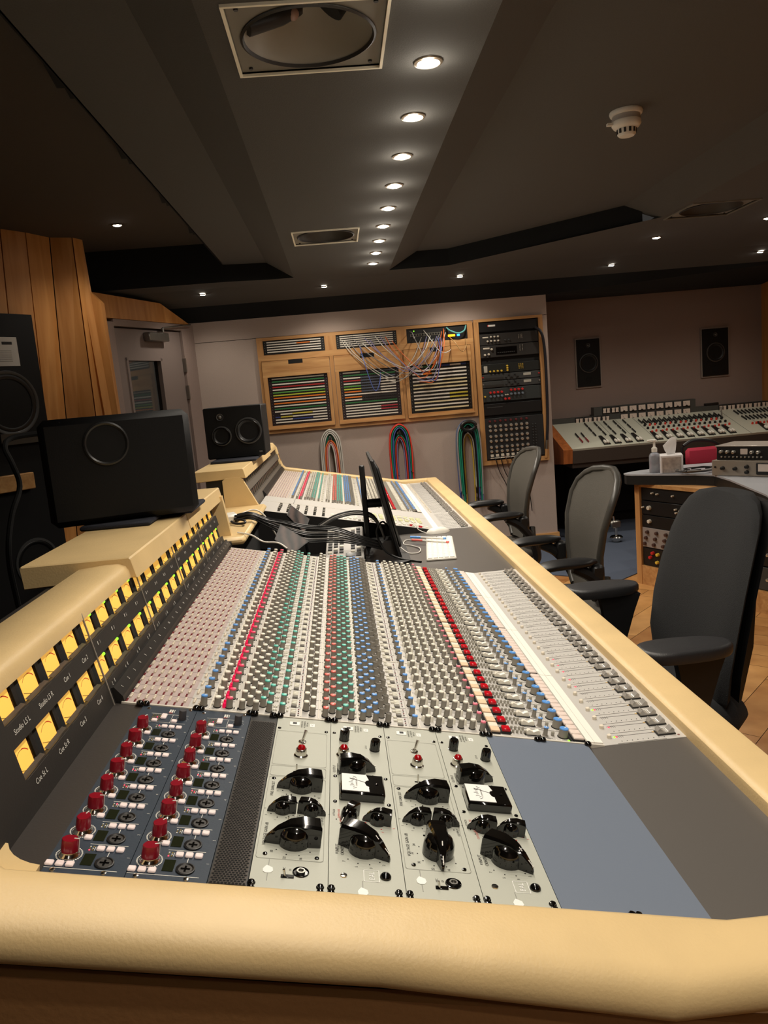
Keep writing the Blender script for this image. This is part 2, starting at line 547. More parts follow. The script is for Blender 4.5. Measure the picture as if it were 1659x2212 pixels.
# ------------------------------------------------------------------ ceiling fittings
FRAMEW = mat('fitting_frame', (250, 244, 222), .5)
PLATE = mat('fitting_plate', (128, 124, 114), .7)
DISH = mat('fitting_dish', (160, 155, 142), .45)
CSL = ['square ceiling speaker nearest the camera, round dish and pale frame', 'small looking square ceiling speaker at the far end of the lit beam', 'dark square ceiling speaker in the far right soffit']
for (cx, cy, h), lb in zip(SPK, CSL):
    t = thing('ceiling_speaker', lb, 'ceiling speaker', (cx, cy, ZB), 'ceiling speakers')
    mb = MB(T(cx, cy, ZB)); w = .007
    for a in ((-h - w, h + w, -h - w, -h), (-h - w, h + w, h, h + w), (-h - w, -h, -h, h), (h, h + w, -h, h)):
        mb.box(a[0], a[1], a[2], a[3], -.006, .012, FRAMEW if cx < 1 else PLATE)
    put('frame', mb, t, smooth=0)
    mb = MB(T(cx, cy, ZB)); R = h * .89; n = 48
    ring = []; sq = []
    for k in range(n):
        a = 2 * PI * k / n; c, s = math.cos(a), math.sin(a); q = h / max(abs(c), abs(s))
        ring.append((R * c, R * s, .004)); sq.append((q * c, q * s, .004))
    mb.grid([sq, ring], PLATE); mb.add([sq[-1], sq[0], ring[0], ring[-1]], [(0, 1, 2, 3)], PLATE)
    for sx in (-1, 1):
        for sy in (-1, 1): mb.cyl((sx * h * .86, sy * h * .86, .0), (sx * h * .86, sy * h * .86, .005), .005, BLACK, n=8)
    mb.lathe([(R * 1.02, .0), (R * .985, -.003), (R * .96, .004)], 48, DARKP, caps=False)
    put('baffle_plate', mb, t)
    mb = MB(T(cx, cy, ZB)); mb.lathe([(R * .97, .004), (R * .9, .03), (R * .3, .12), (.03, .135), (.002, .137)], 48, DISH if cy < 2 else mat('fitting_dish_dark', (62, 58, 52), .5), caps=False)
    mb.cyl((.02, -R * .93, .022), (.02, -R * .93, .03), .008, BLACK, n=10)
    put('dish', mb, t)
    mb = MB(T(cx, cy, ZB)); mb.lathe([(.036, .0), (.036, .03)], 20, BLACKM, T(h * .3, h * .12, .07) @ Ry(.7)); put('port', mb, t)
    mb = MB(T(cx, cy, ZB)); mb.tube([(-R * .9, -h * .05, .03), (-h * .35, h * .1, .06), (-h * .12, h * .2, .085)], .022, BLACK, 10)
    arm = put('arm', mb, t)
    mb = MB(T(cx, cy, ZB)); mb.sphere((-h * .18, h * .12, .062), .014, mat('pod_pink', (170, 140, 130), .4)); put('tip', mb, arm)

BULB = mat('bulb_glow', (255, 246, 230), .5, emit=45.)
BRONZE = mat('downlight_ring', (150, 136, 118), .35, .8)
def downlight(x, y, z, label, group, power, size=1., nrm=None, cone=2.5, glow=0):
    t = thing('downlight', label, 'ceiling light', (x, y, z), group)
    Mx = T(x, y, z)
    if nrm: Mx = Mx @ Rx(nrm)
    mb = MB(Mx); r = .0255 * size
    mb.lathe([(r * 1.42, .0), (r * 1.4, -.004), (r * 1.15, -.006), (r * 1.02, .002)], 28, BRONZE, caps=False); put('trim_ring', mb, t)
    mb = MB(Mx); mb.lathe([(r * 1.02, -.001), (r * .92, -.006), (r * .6, -.0095), (.001, -.0105)], 24, BULB, caps=False); put('bulb', mb, t)
    if power:
        ld = bpy.data.lights.new('lamp', 'SPOT'); ld.energy = power; ld.spot_size = cone; ld.spot_blend = .9; ld.shadow_soft_size = .03
        ld.color = (1., .9, .765)
        lo = bpy.data.objects.new('lamp', ld); C.objects.link(lo); lo.parent = t; lo.location = (0, 0, -.03)
        if glow:
            lg = bpy.data.lights.new('bulb_spill', 'POINT'); lg.energy = glow; lg.shadow_soft_size = .02; lg.color = ld.color
            g_ = bpy.data.objects.new('bulb_spill', lg); C.objects.link(g_); g_.parent = t; g_.location = (0, 0, -.045)
ROWY = [.14, .512, .884, 1.256, 1.636, 2.016, 2.393, 2.763, 3.127, 3.49, 3.845, 4.21]
ORD = ['first', 'second', 'third', 'fourth', 'fifth', 'sixth', 'seventh', 'eighth', 'ninth', 'tenth', 'eleventh', 'twelfth']
LP = 15.
LPS = [12, 13, 14, 15, 16, 17, 18, 20, 22, 25, 24, 19]
for k, y in enumerate(ROWY):
    lb = '%s downlight counted from the far end of the lit ceiling beam' % ORD[11 - k]
    downlight(.668, y, ZB, lb, 'downlights along the ceiling beam', LPS[k], glow=.45)
for x, y in ((3.0, 2.7), (2.95, 1.6), (3.0, .4)):
    downlight(x, y, ZB, 'added unseen downlight of the right soffit outside the picture', 'added downlights outside the picture', 16)  # unseen lamps added to brighten the desk and the floor by it
for y in (-.24, -.62, -1.0, -1.5, -2.0):  # row carried on unseen; rearmost two added to light the panel under the rim
    downlight(.668, y, ZB, 'unseen downlight in line with the beam row behind the camera', 'downlights behind the camera', 12)
for (x, y, z, lb, nr) in ((-.506, 4.864, 2.135, 'dim looking downlight above the door side soffit', .13), (.348, 4.91, 2.129, 'downlight in the soffit above the first patchbay door', .13),
                       (1.33, 4.927, 2.126, 'downlight in the soffit above the tall equipment rack', .13), (2.456, 4.953, 2.123, 'downlight in the soffit before the old console wall', .13),
                       (3.559, 4.912, 2.128, 'downlight in the soffit at the far right wall', .13), (2.427, 4.073, 2.15, 'downlight in the right soffit beyond the dark ceiling speaker', 0),
                       (2.93, 3.705, 2.15, 'downlight at the right picture edge beside the dark ceiling speaker', 0), (-.769, 3.8, 2.40, 'single downlight in the high left ceiling by the wood wall', 0)):
    downlight(x, y, z, lb, 'downlights in the outer ceiling', 10. if x < -.6 else 8. if x < 0 else 15. if x < 2 else 16., .85, nr if nr else None)
# smoke detector
t = thing('smoke_detector', 'white smoke detector hanging from the right ceiling panel', 'smoke detector', (1.479, 2.069, ZR))
mb = MB(T(1.479, 2.069, ZR)); mb.lathe([(.001, .0), (.056, .0), (.058, -.006), (.055, -.014), (.05, -.016)], 32, WHITEP); put('base', mb, t)
mb = MB(T(1.479, 2.069, ZR)); mb.lathe([(.048, -.016), (.05, -.034)], 32, mat('detector_grey', (180, 174, 168), .5)); put('collar', mb, t)
mb = MB(T(1.479, 2.069, ZR)); mb.lathe([(.05, -.034), (.051, -.046), (.044, -.056), (.034, -.06), (.032, -.078), (.026, -.084), (.001, -.085)], 32, WHITEP)
for k in range(12):
    a = k * PI / 6
    mb.box(.031, .035, -.004, .004, -.076, -.061, DARKP, Rz(a))
mb.box(-.07, -.045, -.008, .008, -.046, -.038, WHITEP)
put('head', mb, t)
# ================================================================== the large mixing console
TL = .2073
MS = frame((0, 0, .88), (math.cos(TL), 0, -math.sin(TL)), (0, 1, 0))      # sloped strip plane: u across, v along the console
UPM = V((-.03, 0, .153)).normalized()
NM = V((.153, 0, .03)).normalized()
MM = frame(V((-.0466, 0, .89)) - NM * .010, (0, 1, 0), UPM)                # meter bridge: x along the console, y up
SILVER = mat('console_silver', (202, 199, 194), .42, .1, bump=.04, scale=400)
SILVERD = mat('console_groove', (116, 112, 108), .5, .2)
TRIMW = mat('console_trim_white', (222, 216, 204), .5)
CAPW = mat('cap_white', (246, 242, 228), .4)
KGREY = mat('knob_grey', (152, 147, 137), .5)
CAPBLUE = mat('cap_blue', (100, 162, 236), .35)
CAPTEAL = mat('cap_teal', (100, 206, 190), .35)
CAPRED = mat('cap_red', (248, 112, 102), .35)
CAPPINK = mat('cap_pink', (250, 70, 112), .4)
CAPROSE = mat('cap_rose', (246, 132, 152), .4)
MAGENTA = mat('lamp_magenta', (246, 20, 84), .25, emit=.25)
REDB = mat('button_red', (206, 6, 30), .25, coat=.4)
IVORY = mat('button_ivory', (246, 236, 216), .4)
PEACH = mat('button_peach', (248, 212, 176), .4)
ROSYW = mat('button_rosy_white', (240, 222, 212), .4)
ROUTB = mat('routing_white', (232, 222, 204), .45)
ROUTR = mat('routing_dark_red', (122, 28, 36), .5)
LEDG = mat('led_green', (120, 240, 40), .4, emit=2.5)
LEDR = mat('led_red', (255, 70, 90), .4, emit=1.5)
AMBER = mat('meter_amber', (250, 190, 84), .5, emit=.6)
AMBERB = mat('meter_backlight', (255, 160, 20), .5, emit=1.5)
DIALOFF = mat('meter_unlit', (70, 60, 44), .5)
INK = mat('ink_black', (24, 20, 18), .7)
INKW = mat('ink_white', (226, 224, 216), .6)
INKR = mat('ink_red', (206, 40, 20), .6)
FADC = mat('fader_cap_smoke', (176, 172, 166), .22, .25, coat=.6)
MEDGE = mat('divider_metal', (176, 168, 156), .4, .4)
LABEL = mat('label_strip', (196, 192, 184), .5)

con = thing('mixing_console', 'long beige trimmed mixing console with amber meter bridge and rows of coloured knobs', 'mixing console', (.4, 2.2, 0))

# --- leather rims: near cheek, far cheek, armrest
PATH = [(.985, .728), (.75, .731), (.36, .811), (-.028, .892), (-.052, .915), (-.066, .96), (-.083, 1.04), (-.1, 1.064), (-.2, 1.066)]
SECT = [(0, -.05), (0, .0), (.003, .007), (.010, .010), (.04, .012), (.078, .011), (.092, .008), (.103, .001), (.109, -.010), (.110, -.020), (.105, -.030), (.092, -.036), (.04, -.05)]
def cheek(y0, sg, sc, kx):
    rows = []
    for i, p in enumerate(PATH):
        a = V((PATH[max(i - 1, 0)][0], PATH[max(i - 1, 0)][1])); b = V((PATH[min(i + 1, len(PATH) - 1)][0], PATH[min(i + 1, len(PATH) - 1)][1]))
        t = (b - a).normalized(); n = V((t.y, -t.x)) if t.x > 0 else V((-t.y, t.x)) * -1
        if n.y < 0 and abs(n.y) > .2: n = -n
        if i >= 4: n = V((abs(n.x), abs(n.y)))
        rows.append([(p[0] + n.x * h + kx * (d / .12 if p[0] == .75 else 0), y0 + sg * d * sc, p[1] + n.y * h) for d, h in SECT])
    return MB().grid(rows, LEATHER, closed=True)
put('end_cheek', cheek(-.016, -1, .86, -.11), con, smooth=50)
put('end_cheek', cheek(4.415, 1, .66, 0), con, smooth=50)
ARM = [(.918, .66), (.9185, .728), (.9205, .7355), (.926, .7395), (.934, .741), (.98, .7425), (.989, .741), (.9955, .735), (.998, .724), (.996, .70), (.985, .684), (.94, .678)]
put('armrest', MB().grid([[(x, y, z) for x, z in ARM] for y in (-.02, .5, 1.2, 2., 3., 4.43)], LEATHER, closed=True), con, smooth=32)
mb = MB()
mb.prism([(-.3, .12), (.9, .12), (.9, .64), (.75, .665), (-.03, .83), (-.06, 1.0), (-.3, 1.0)], .07, .085, LEATHERD, Matrix(((1, 0, 0, 0), (0, 0, -1, 0), (0, 1, 0, 0), (0, 0, 0, 1))))
put('side_panel', mb, con, smooth=0); mb = MB()
mb.prism([(-.3, .12), (.9, .12), (.9, .64), (.75, .665), (-.03, .83), (-.06, 1.0), (-.3, 1.0)], -4.44, -4.425, LEATHERD, Matrix(((1, 0, 0, 0), (0, 0, -1, 0), (0, 1, 0, 0), (0, 0, 0, 1))))
put('side_panel', mb, con, smooth=0)
mb = MB(); mb.box(-.28, .60, -.06, 4.42, .12, .62, DARKP)
for y in (.1, 1.5, 2.9, 4.2):
    mb.box(-.2, -.1, y, y + .1, 0, .12, BLACKM); mb.box(.6, .7, y, y + .1, 0, .12, BLACKM)
put('body', mb, con, smooth=0)

# --- rack bay surround, flat desk
mb = MB(MS); mb.box(-.05, -.0005, -.02, .452, -.03, -.002, DARKB); mb.box(-.0005, .757, -.004, .454, -.06, -.04, BLACKM)
put('bay_liner', mb, con, smooth=0)
mb = MB(MS); mb.prism([(-.07, -.03), (-.0008, -.03), (-.0008, .0), (-.012, .002), (-.024, .007), (-.034, .014), (-.042, .023), (-.048, .034), (-.07, .036)], -.03, .008, LEATHER); put('corner_fillet', mb, con, smooth=30)
DESKG = mat('desk_grey', (92, 88, 84), .35, bump=.03, scale=500)
mb = MB(); mb.box(.7418, .921, -.02, .4535, .69, .7165, DESKG); put('desk_flat', mb, con, smooth=0)
mb = MB(); mb.box(.585, .921, 1.765, 2.612, .69, .7165, DESKG); put('desk_flat', mb, con, smooth=0)
mb = MB(); mb.box(-.04, .60, 1.765, 2.6, .63, .665, BLACKM); mb.box(-.06, -.035, 1.765, 2.6, .63, .9, BLACKM); mb.box(.36, .585, 1.80, 2.59, .665, .7165, BLACKM); put('desk_well', mb, con, smooth=0)

# --- meter bridge
PW = .0808
MODS = [(.118, .445)] + [(.445 + .3265 * m, .445 + .3265 * (m + 1)) for m in range(4)]
MODF = [(2.605 + .0 + .4525 * m, 2.605 + .4525 * (m + 1)) for m in range(4)]
HS = [(-.01, .040), (.080, .112), (.152, .160)]
def bridge_panel(y0, y1, starts, w=.068, m=DARKP):
    mb = MB(MM)
    for a, b in HS:
        mb.box(y0, y1, a, b, 0, .010, m)
    for a, b in ((.040, .080), (.112, .152)):
        mb.box(y0, y1, a, b, -.02, -.012, BLACKM)
        e = [y0] + [q for s in starts for q in (s, s + w)] + [y1]
        for p, q in zip(e[::2], e[1::2]):
            if q - p > 1e-4: mb.box(p, q, a, b, -.012, .001, BLACKM)
    return mb
dial_me = None
def dial_mesh(lit):
    mb = MB()
    a = AMBER if lit else DIALOFF
    mb.box(0, .047, 0, .040, -.004, .0015, a)
    if lit:
        mb.box(.002, .045, .0375, .0395, .0015, .0022, AMBERB)
    for k in range(9):                         # scale arc
        an = math.radians(130 - k * 9.5); an2 = math.radians(130 - (k + 1) * 9.5)
        m = INKR if k >= 5 else INK
        r0, r1 = .0255, .0268 if k >= 5 else .0261
        c = (.0235, .003)
        mb.add([(c[0] + r * math.cos(t), c[1] + r * math.sin(t), .0019) for r, t in ((r0, an), (r1, an), (r1, an2), (r0, an2))], [(0, 1, 2, 3)], m)
    return mb.mesh('dial')
def needle_mesh():
    mb = MB(); c = V((.0235, .0015, .002)); d = V((-.022, .009, 0))
    mb.tube([c, c + d], .00035, INK, 4); return mb.mesh('needle')
def led_mesh():
    mb = MB(); mb.sphere((.0455, .0335, .0025), .0032, LEDG, 10, 5); return mb.mesh('led')
def frame_mesh():
    mb = MB(); w = .068
    mb.add([(0, 0, .0), (w, 0, .0), (w, -.002, .0105), (0, -.002, .0105), (0, .004, .0), (w, .004, 0)], [(0, 1, 2, 3), (0, 4, 5, 1), (3, 2, 5, 4)], mat('meter_sill_lit', (74, 68, 62), .4))  # sill greyer than the panel: the light on the ledge is in its colour
    mb.box(.047, w - .011, .004, .040, -.012, -.002, mat('meter_side_amber_lit', (88, 58, 22), .25, coat=.5))  # brown stands for amber dial light falling on the recess floor
    mb.box(w - .011, w, .0, .040, -.012, .001, BLACK)
    return mb.mesh('vu_meter')
DL, DO, ND, LD, FR = dial_mesh(1), dial_mesh(0), needle_mesh(), led_mesh(), frame_mesh()
def meter(y, h, led=True, lit=True):
    M = MM @ T(y, h, 0)
    f = inst('vu_meter', FR, con, M)
    inst('dial', DL if lit else DO, f, M)
    if lit: inst('needle', ND, f, M)
    if led: inst('led', LD, f, M)
def blabel(mb, st, y, h, s=.0085): mb.text(st, s, INKW, MM @ T(y, h, .0106) @ Matrix.Identity(4))
NEARNAMES = [('Studio LS L', 'Cue St L'), ('Studio LS R', 'Cue St R'), ('Cue 1', 'Cue 3'), ('Cue 2', 'Cue 4')]
for mi, (y0, y1) in enumerate(MODS):
    st = [y0 + .004 + k * PW for k in range(4)]
    put('meter_panel', bridge_panel(y0, y1, st), con, smooth=0)
    for k, y in enumerate(st):
        meter(y, .112, mi > 0); meter(y, .040, mi > 0)
    tb = MB()
    for k, y in enumerate(st):
        if mi == 0:
            blabel(tb, NEARNAMES[k][0], y + .034, .097, .0105); blabel(tb, NEARNAMES[k][1], y + .034, .026, .0105)
        else:
            n = (mi - 1) * 8 + 2 * k + 1
            blabel(tb, str(n), y + .03, .099); blabel(tb, str(n + 1), y + .02, .027)
            for hh, yy in ((.097, .018), (.025, .032)):
                tb.box(y + yy, y + yy + .0022, hh, hh + .006, .0104, .0108, INKW, MM)
    put('lettering', tb, con, smooth=0)
    dv_ = MB(MM); dv_.box(y1 - .0012, y1 + .0012, -.01, .16, .009, .0115, MEDGE) if mi < 4 else None
    if mi < 4: put('divider_strip', dv_, con, smooth=0)
mb = MB(MM); mb.box(.0, .118, -.01, .16, -.01, .010, DARKP); put('blank_panel', mb, con, smooth=0)
for mi, (y0, y1) in enumerate(MODF):
    st = [y0 + .012 + k * .074 for k in range(6)]
    put('meter_panel', bridge_panel(y0, y1, st, .05, mat('far_meter_grey', (104, 98, 90), .5)), con, smooth=0)
    for y in st:
        meter(y, .112, False, False); meter(y, .040, False, False)
# bridge body, pads, shelves
mb = MB(); mb.prism([(-.112, 1.034), (-.088, .88), (-.08, .66), (-.24, .66), (-.24, 1.03)], -.0, -1.84, DARKP, Matrix(((1, 0, 0, 0), (0, 0, -1, 0), (0, 1, 0, 0), (0, 0, 0, 1))))
mb.prism([(-.112, 1.034), (-.088, .88), (-.08, .66), (-.24, .66), (-.24, 1.03)], -2.6, -4.42, DARKP, Matrix(((1, 0, 0, 0), (0, 0, -1, 0), (0, 1, 0, 0), (0, 0, 0, 1))))
put('bridge_body', mb, con, smooth=0)
PADP = [(-.0745, 1.036), (-.0762, 1.05), (-.082, 1.06), (-.095, 1.0655), (-.12, 1.066), (-.172, 1.062), (-.181, 1.056), (-.183, 1.036)]
put('bridge_pad', MB().grid([[(x, y, z) for x, z in PADP] for y in (-.09, .4, 1.2, 1.86)], LEATHER, closed=True), con, smooth=50)
put('bridge_pad', MB().grid([[(x, y, z) for x, z in PADP] for y in (2.62, 3.4, 4.44)], LEATHER, closed=True), con, smooth=50)
TRAY = [(-.062, 1.034), (-.07, 1.074), (-.073, 1.077), (-.285, 1.077), (-.288, 1.074), (-.285, 1.03), (-.094, 1.036)]
def tray(y0, y1):
    mb = MB(); c = .003
    rows = []
    for y, k in ((y0, .97), (y0 + c, 1), (y1 - c, 1), (y1, .97)):
        rows.append([(-.17 + (x + .17) * (k if k == 1 else .985), y, 1.055 + (z - 1.055) * (k if k == 1 else .9)) for x, z in TRAY])
    return mb.grid(rows, LEATHER, closed=True)
for a, b in ((.736, 1.302), (1.312, 1.892), (2.585, 3.16), (3.17, 3.86)):
    put('speaker_shelf', tray(a, b), con, smooth=30)
def xz(poly, y0, y1, m, mb=None):
    mb = mb or MB()
    return mb.prism(poly, -y0, -y1, m, Matrix(((1, 0, 0, 0), (0, 0, -1, 0), (0, 1, 0, 0), (0, 0, 0, 1))))
put('bridge_end', xz([(-.058, 1.05), (-.036, .88), (-.2, .88), (-.2, 1.05)], 1.845, 1.872, LEATHER), con, smooth=0)
mb = xz([(-.165, 1.03), (-.15, 1.04), (-.09, 1.04), (-.078, 1.03), (-.022, .912), (-.165, .912)], 2.578, 2.603, LEATHER)
put('bridge_end', mb, con, smooth=0)
mb = MB(); mb.rbox(-.24, .012, 1.8, 2.6, .885, .912, LEATHER, .01); put('link_shelf', mb, con)
# numbered lip below the meters
for (a, b, n0, kmod) in ((.455, 1.765, 1, 0), (3.08, 4.415, 33, 0)):
    put('lip', xz([(-.053, .885), (-.053, .912), (-.046, .914), (-.033, .897), (-.031, .884)], a, b, mat('lip_black', (36, 34, 32), .4)), con, smooth=0)
tb = MB(); LM = frame((-.0393, 0, .9065), (0, 1, 0), (-.72, 0, .69))
for ch in range(32):
    tb.text(str(ch + 1), .0075, INKW, LM @ T(.476 + .325 * (ch // 8) + .0396 * (ch % 8), 0, .0008))
put('lettering', tb, con, smooth=0)

# --- strip panels
NEAR0, FAR0 = .457, 3.087
def chv(c): return NEAR0 + .019 + .325 * (c // 8) + .0396 * (c % 8)
STRIPS = [(.018, .106, mat('strip_mauve', (188, 172, 169), .45), .0003), (.1065, .0022, TRIMW, .0016), (.1485, .0075, LABEL, .0012), (.2597, .002, TRIMW, .0014), (.2895, .0018, TRIMW, .0012), (.2935, .0012, TRIMW, .0012), (.358, .0016, TRIMW, .0008),
          (.4475, .003, LABEL, .001), (.4642, .0022, TRIMW, .0012), (.5655, .002, LABEL, .001), (.5865, .006, BLACKM, .0012), (.607, .003, LABEL, .001), (.6255, .0022, TRIMW, .0014), (.733, .0075, BLACKM, .001), (.7575, .0016, INK, .0012)]
def strip_panel(v0, detail):
    v1 = v0 + 1.303
    mb = MB(MS)
    mb.box(-.037, .7895, v0 - .004, v1, -.02, 0, SILVER)
    mb.box(-.037, .7895, v0 - .005, v0 - .001, -.02, .0012, TRIMW)
    for u, w, m, h in STRIPS:
        mb.box(u - w / 2, u + w / 2, v0, v1 - .002, 0, h, m)
    for k in range(1, 4):
        v = v0 + .325 * k - .003
        mb.box(-.036, .76, v - .0016, v + .0016, 0, .0014, TRIMW)
    for c in range(32):
        v = v0 + .325 * (c // 8) + .0396 * (c % 8) - .0006
        mb.box(-.036, .757, v - .0003, v + .0003, 0, .0005, SILVERD)
        if not detail: continue
        # text strip dashes, scale marks
        for u in (.1455, .1485, .1515):
            mb.box(u, u + .0018, v + .006, v + .014, .0012, .0016, INK if u != .1485 else TRIMW)
        for k in range(3):
            for u in (.157, .183, .204, .2265, .265, .279, .301, .324, .346, .366, .388, .41):
                mb.box(u - .001 + .005 * (k - 1), u + .0006 + .005 * (k - 1), v + .0315 + .001 * (k % 2), v + .0335, 0, .0004, INK)
        for k in range(4):
            for u in (.2549, .4405):
                mb.box(u - .001, u + .001, v + .006 + k * .008, v + .008 + k * .008, 0, .0012, ROUTR if k % 2 else DARKP)
        mb.box(.654, .70, v + .0075, v + .0082, 0, .0004, INK)
        for k in range(6):
            mb.box(.668 + k * .009, .6685 + k * .009 + .0016, v + .002, v + .006, 0, .0005, INKW)
    return mb
put('strip_panel', strip_panel(NEAR0, True), con, smooth=0)
put('strip_panel', strip_panel(FAR0, False), con, smooth=0)
SCRIB = mat('scribble_tape', (248, 244, 234), .6)
def scrib(v0, v1):
    mb = MB(MS); n = 4; L = (v1 - v0) / n
    for k in range(n):
        mb.box(.7605, .7885, v0 + k * L + .001, v0 + (k + 1) * L - .001, 0, .0022, SCRIB)
    mb.box(.7725, .7731, v0, v1, .0022, .0025, LABEL)
    return mb
put('scribble_strip', scrib(.459, 1.757), con, smooth=0)
put('scribble_strip', scrib(2.62, 4.39), con, smooth=0)

# --- fader panels
ZF = .7178
def fader_panel(v0, v1, chans):
    mb = MB()
    mb.box(.7715, .9195, v0, v1, .70, ZF, SILVER)
    for v in chans:
        mb.box(.80, .884, v + .006, v + .0072, ZF - .001, ZF + .0004, SILVERD)
        mb.box(.797, .884, v - .0215, v - .0208, ZF - .001, ZF + .0004, INK)
        mb.box(.797, .884, v - .0208, v - .0195, ZF - .001, ZF + .0003, TRIMW)
        for k in range(9):
            mb.box(.806 + k * .0095, .8072 + k * .0095, v - .0145, v - .0125, ZF - .001, ZF + .0004, INK)
        for k in range(4):
            mb.box(.8035 + k * .0035, .8041 + k * .0035, v + .000, v + .009, ZF - .001, ZF + .0005, SILVERD)
        mb.cyl((.909, v - .012, ZF - .001), (.909, v - .012, ZF + .0006), .0022, mat('lamp_dull_red', (130, 84, 80), .5), n=8)
        mb.box(.869, .877, v + .006, v + .010, ZF, ZF + .0006, mat('tick_tan', (200, 168, 110), .5))
    return mb
FCH = [chv(c) for c in range(32)]
put('fader_panel', fader_panel(.4535, 1.762, FCH), con, smooth=0)
put('fader_panel', fader_panel(2.614, 4.412, [v - NEAR0 + FAR0 for v in FCH] + [2.64 + .04 * k for k in range(11)]), con, smooth=0)

# --- the knobs and buttons: kind -> (function drawing one into a builder, list of positions)
def g_knob(cap, r=.0053, h=.0165, skirt=True, body=KGREY, dome=.0012):
    def g(mb, M, lod):
        n = (12, 8, 5)[lod]
        if lod < 2:
            pr = [(r * 1.16, 0), (r * 1.16, .0012), (r, .0012), (r * .93, h - .0012), (r * .97, h - .0011), (r * .9, h + dome * .6), (r * .4, h + dome)]
            mb.lathe(pr, n, body, M, ms=[BLACKM, BLACKM, body, cap, cap, cap, cap])
            if cap is not CAPW: mb.box(.0002, r * .95, -.0007, .0007, h + dome * .3, h + dome * 1.05, CAPW, M @ Rz(.8))
        else:
            mb.lathe([(r, 0), (r * .95, h - .001), (r * .7, h + dome)], n, body, M, ms=[body, cap, cap])
    return g
def g_ring(r=.0053, h=.0165):
    def g(mb, M, lod):
        n = (12, 8, 5)[lod]
        mb.lathe([(r * 1.16, 0), (r * 1.16, .0012), (r, .0012), (r * .93, h), (r * .8, h + .0006), (r * .55, h + .0006), (r * .5, h - .001), (.0002, h - .001)], n, KGREY, M, caps=False,
                 ms=[BLACKM, BLACKM, KGREY, KGREY, BLACK, KGREY, KGREY])
    return g
def g_box(w, d, h, m, base=None, c=.0008):
    def g(mb, M, lod):
        if base: mb.box(-w / 2 - .002, w / 2 + .002, -d / 2 - .002, d / 2 + .0005, 0, h * .45, base, M)
        if lod == 0: mb.rbox(-w / 2, w / 2, -d / 2, d / 2, 0, h, m, c, M)
        else: mb.box(-w / 2, w / 2, -d / 2, d / 2, 0, h, m, M)
    return g
def g_round(r, h, m):
    def g(mb, M, lod):
        n = (8, 6, 4)[lod]
        mb.lathe([(r, 0), (r, h * .8), (r * .6, h)], n, m, M)
    return g
def g_rocker(mb, M, lod):
    P = [(-.012, 0), (-.012, .007), (-.009, .0095), (-.005, .0085), (0, .006), (.005, .0085), (.009, .0095), (.012, .007), (.012, 0)]
    R = Matrix(((1, 0, 0, 0), (0, 0, -1, 0), (0, 1, 0, 0), (0, 0, 0, 1)))
    mb.box(-.015, .014, -.006, .0045, 0, .0012, BLACKM, M)
    mb.prism(P, -.0042, .0042, CAPW, M @ R)
def g_fader(mb, M, lod):
    P = [(-.0145, .002), (-.0145, .009), (-.011, .0125), (-.007, .009), (-.0035, .0058), (0, .005), (.0035, .0058), (.007, .009), (.011, .0125), (.0145, .009), (.0145, .002)]
    R = Matrix(((1, 0, 0, 0), (0, 0, -1, 0), (0, 1, 0, 0), (0, 0, 0, 1)))
    mb.prism(P, -.0078, .0078, FADC, M @ R)
    mb.box(-.0165, .0165, -.0095, .0095, .0008, .0022, BLACK, M)
    mb.box(-.0004, .0004, -.0079, .0079, .004, .0056, INKW, M)
    mb.box(-.003, .003, -.0015, .0015, 0, .003, BLACK, M)
def g_clear(mb, M, lod):
    mb.lathe([(.0034, 0), (.0034, .0065), (.0022, .008)], (10, 7, 4)[lod], MAGENTA, M)
def g_fin(mb, M, lod):
    mb.lathe([(.0056, 0), (.0056, .001), (.0042, .001), (.0036, .015)], (10, 7, 5)[lod], KGREY, M)
    mb.lathe([(.0046, .0146), (.0046, .0155), (.003, .0165)], (10, 7, 5)[lod], CAPBLUE, M)
    mb.box(-.0007, .0007, -.004, .004, .0165, .0168, INKW, M)
o_ = .018
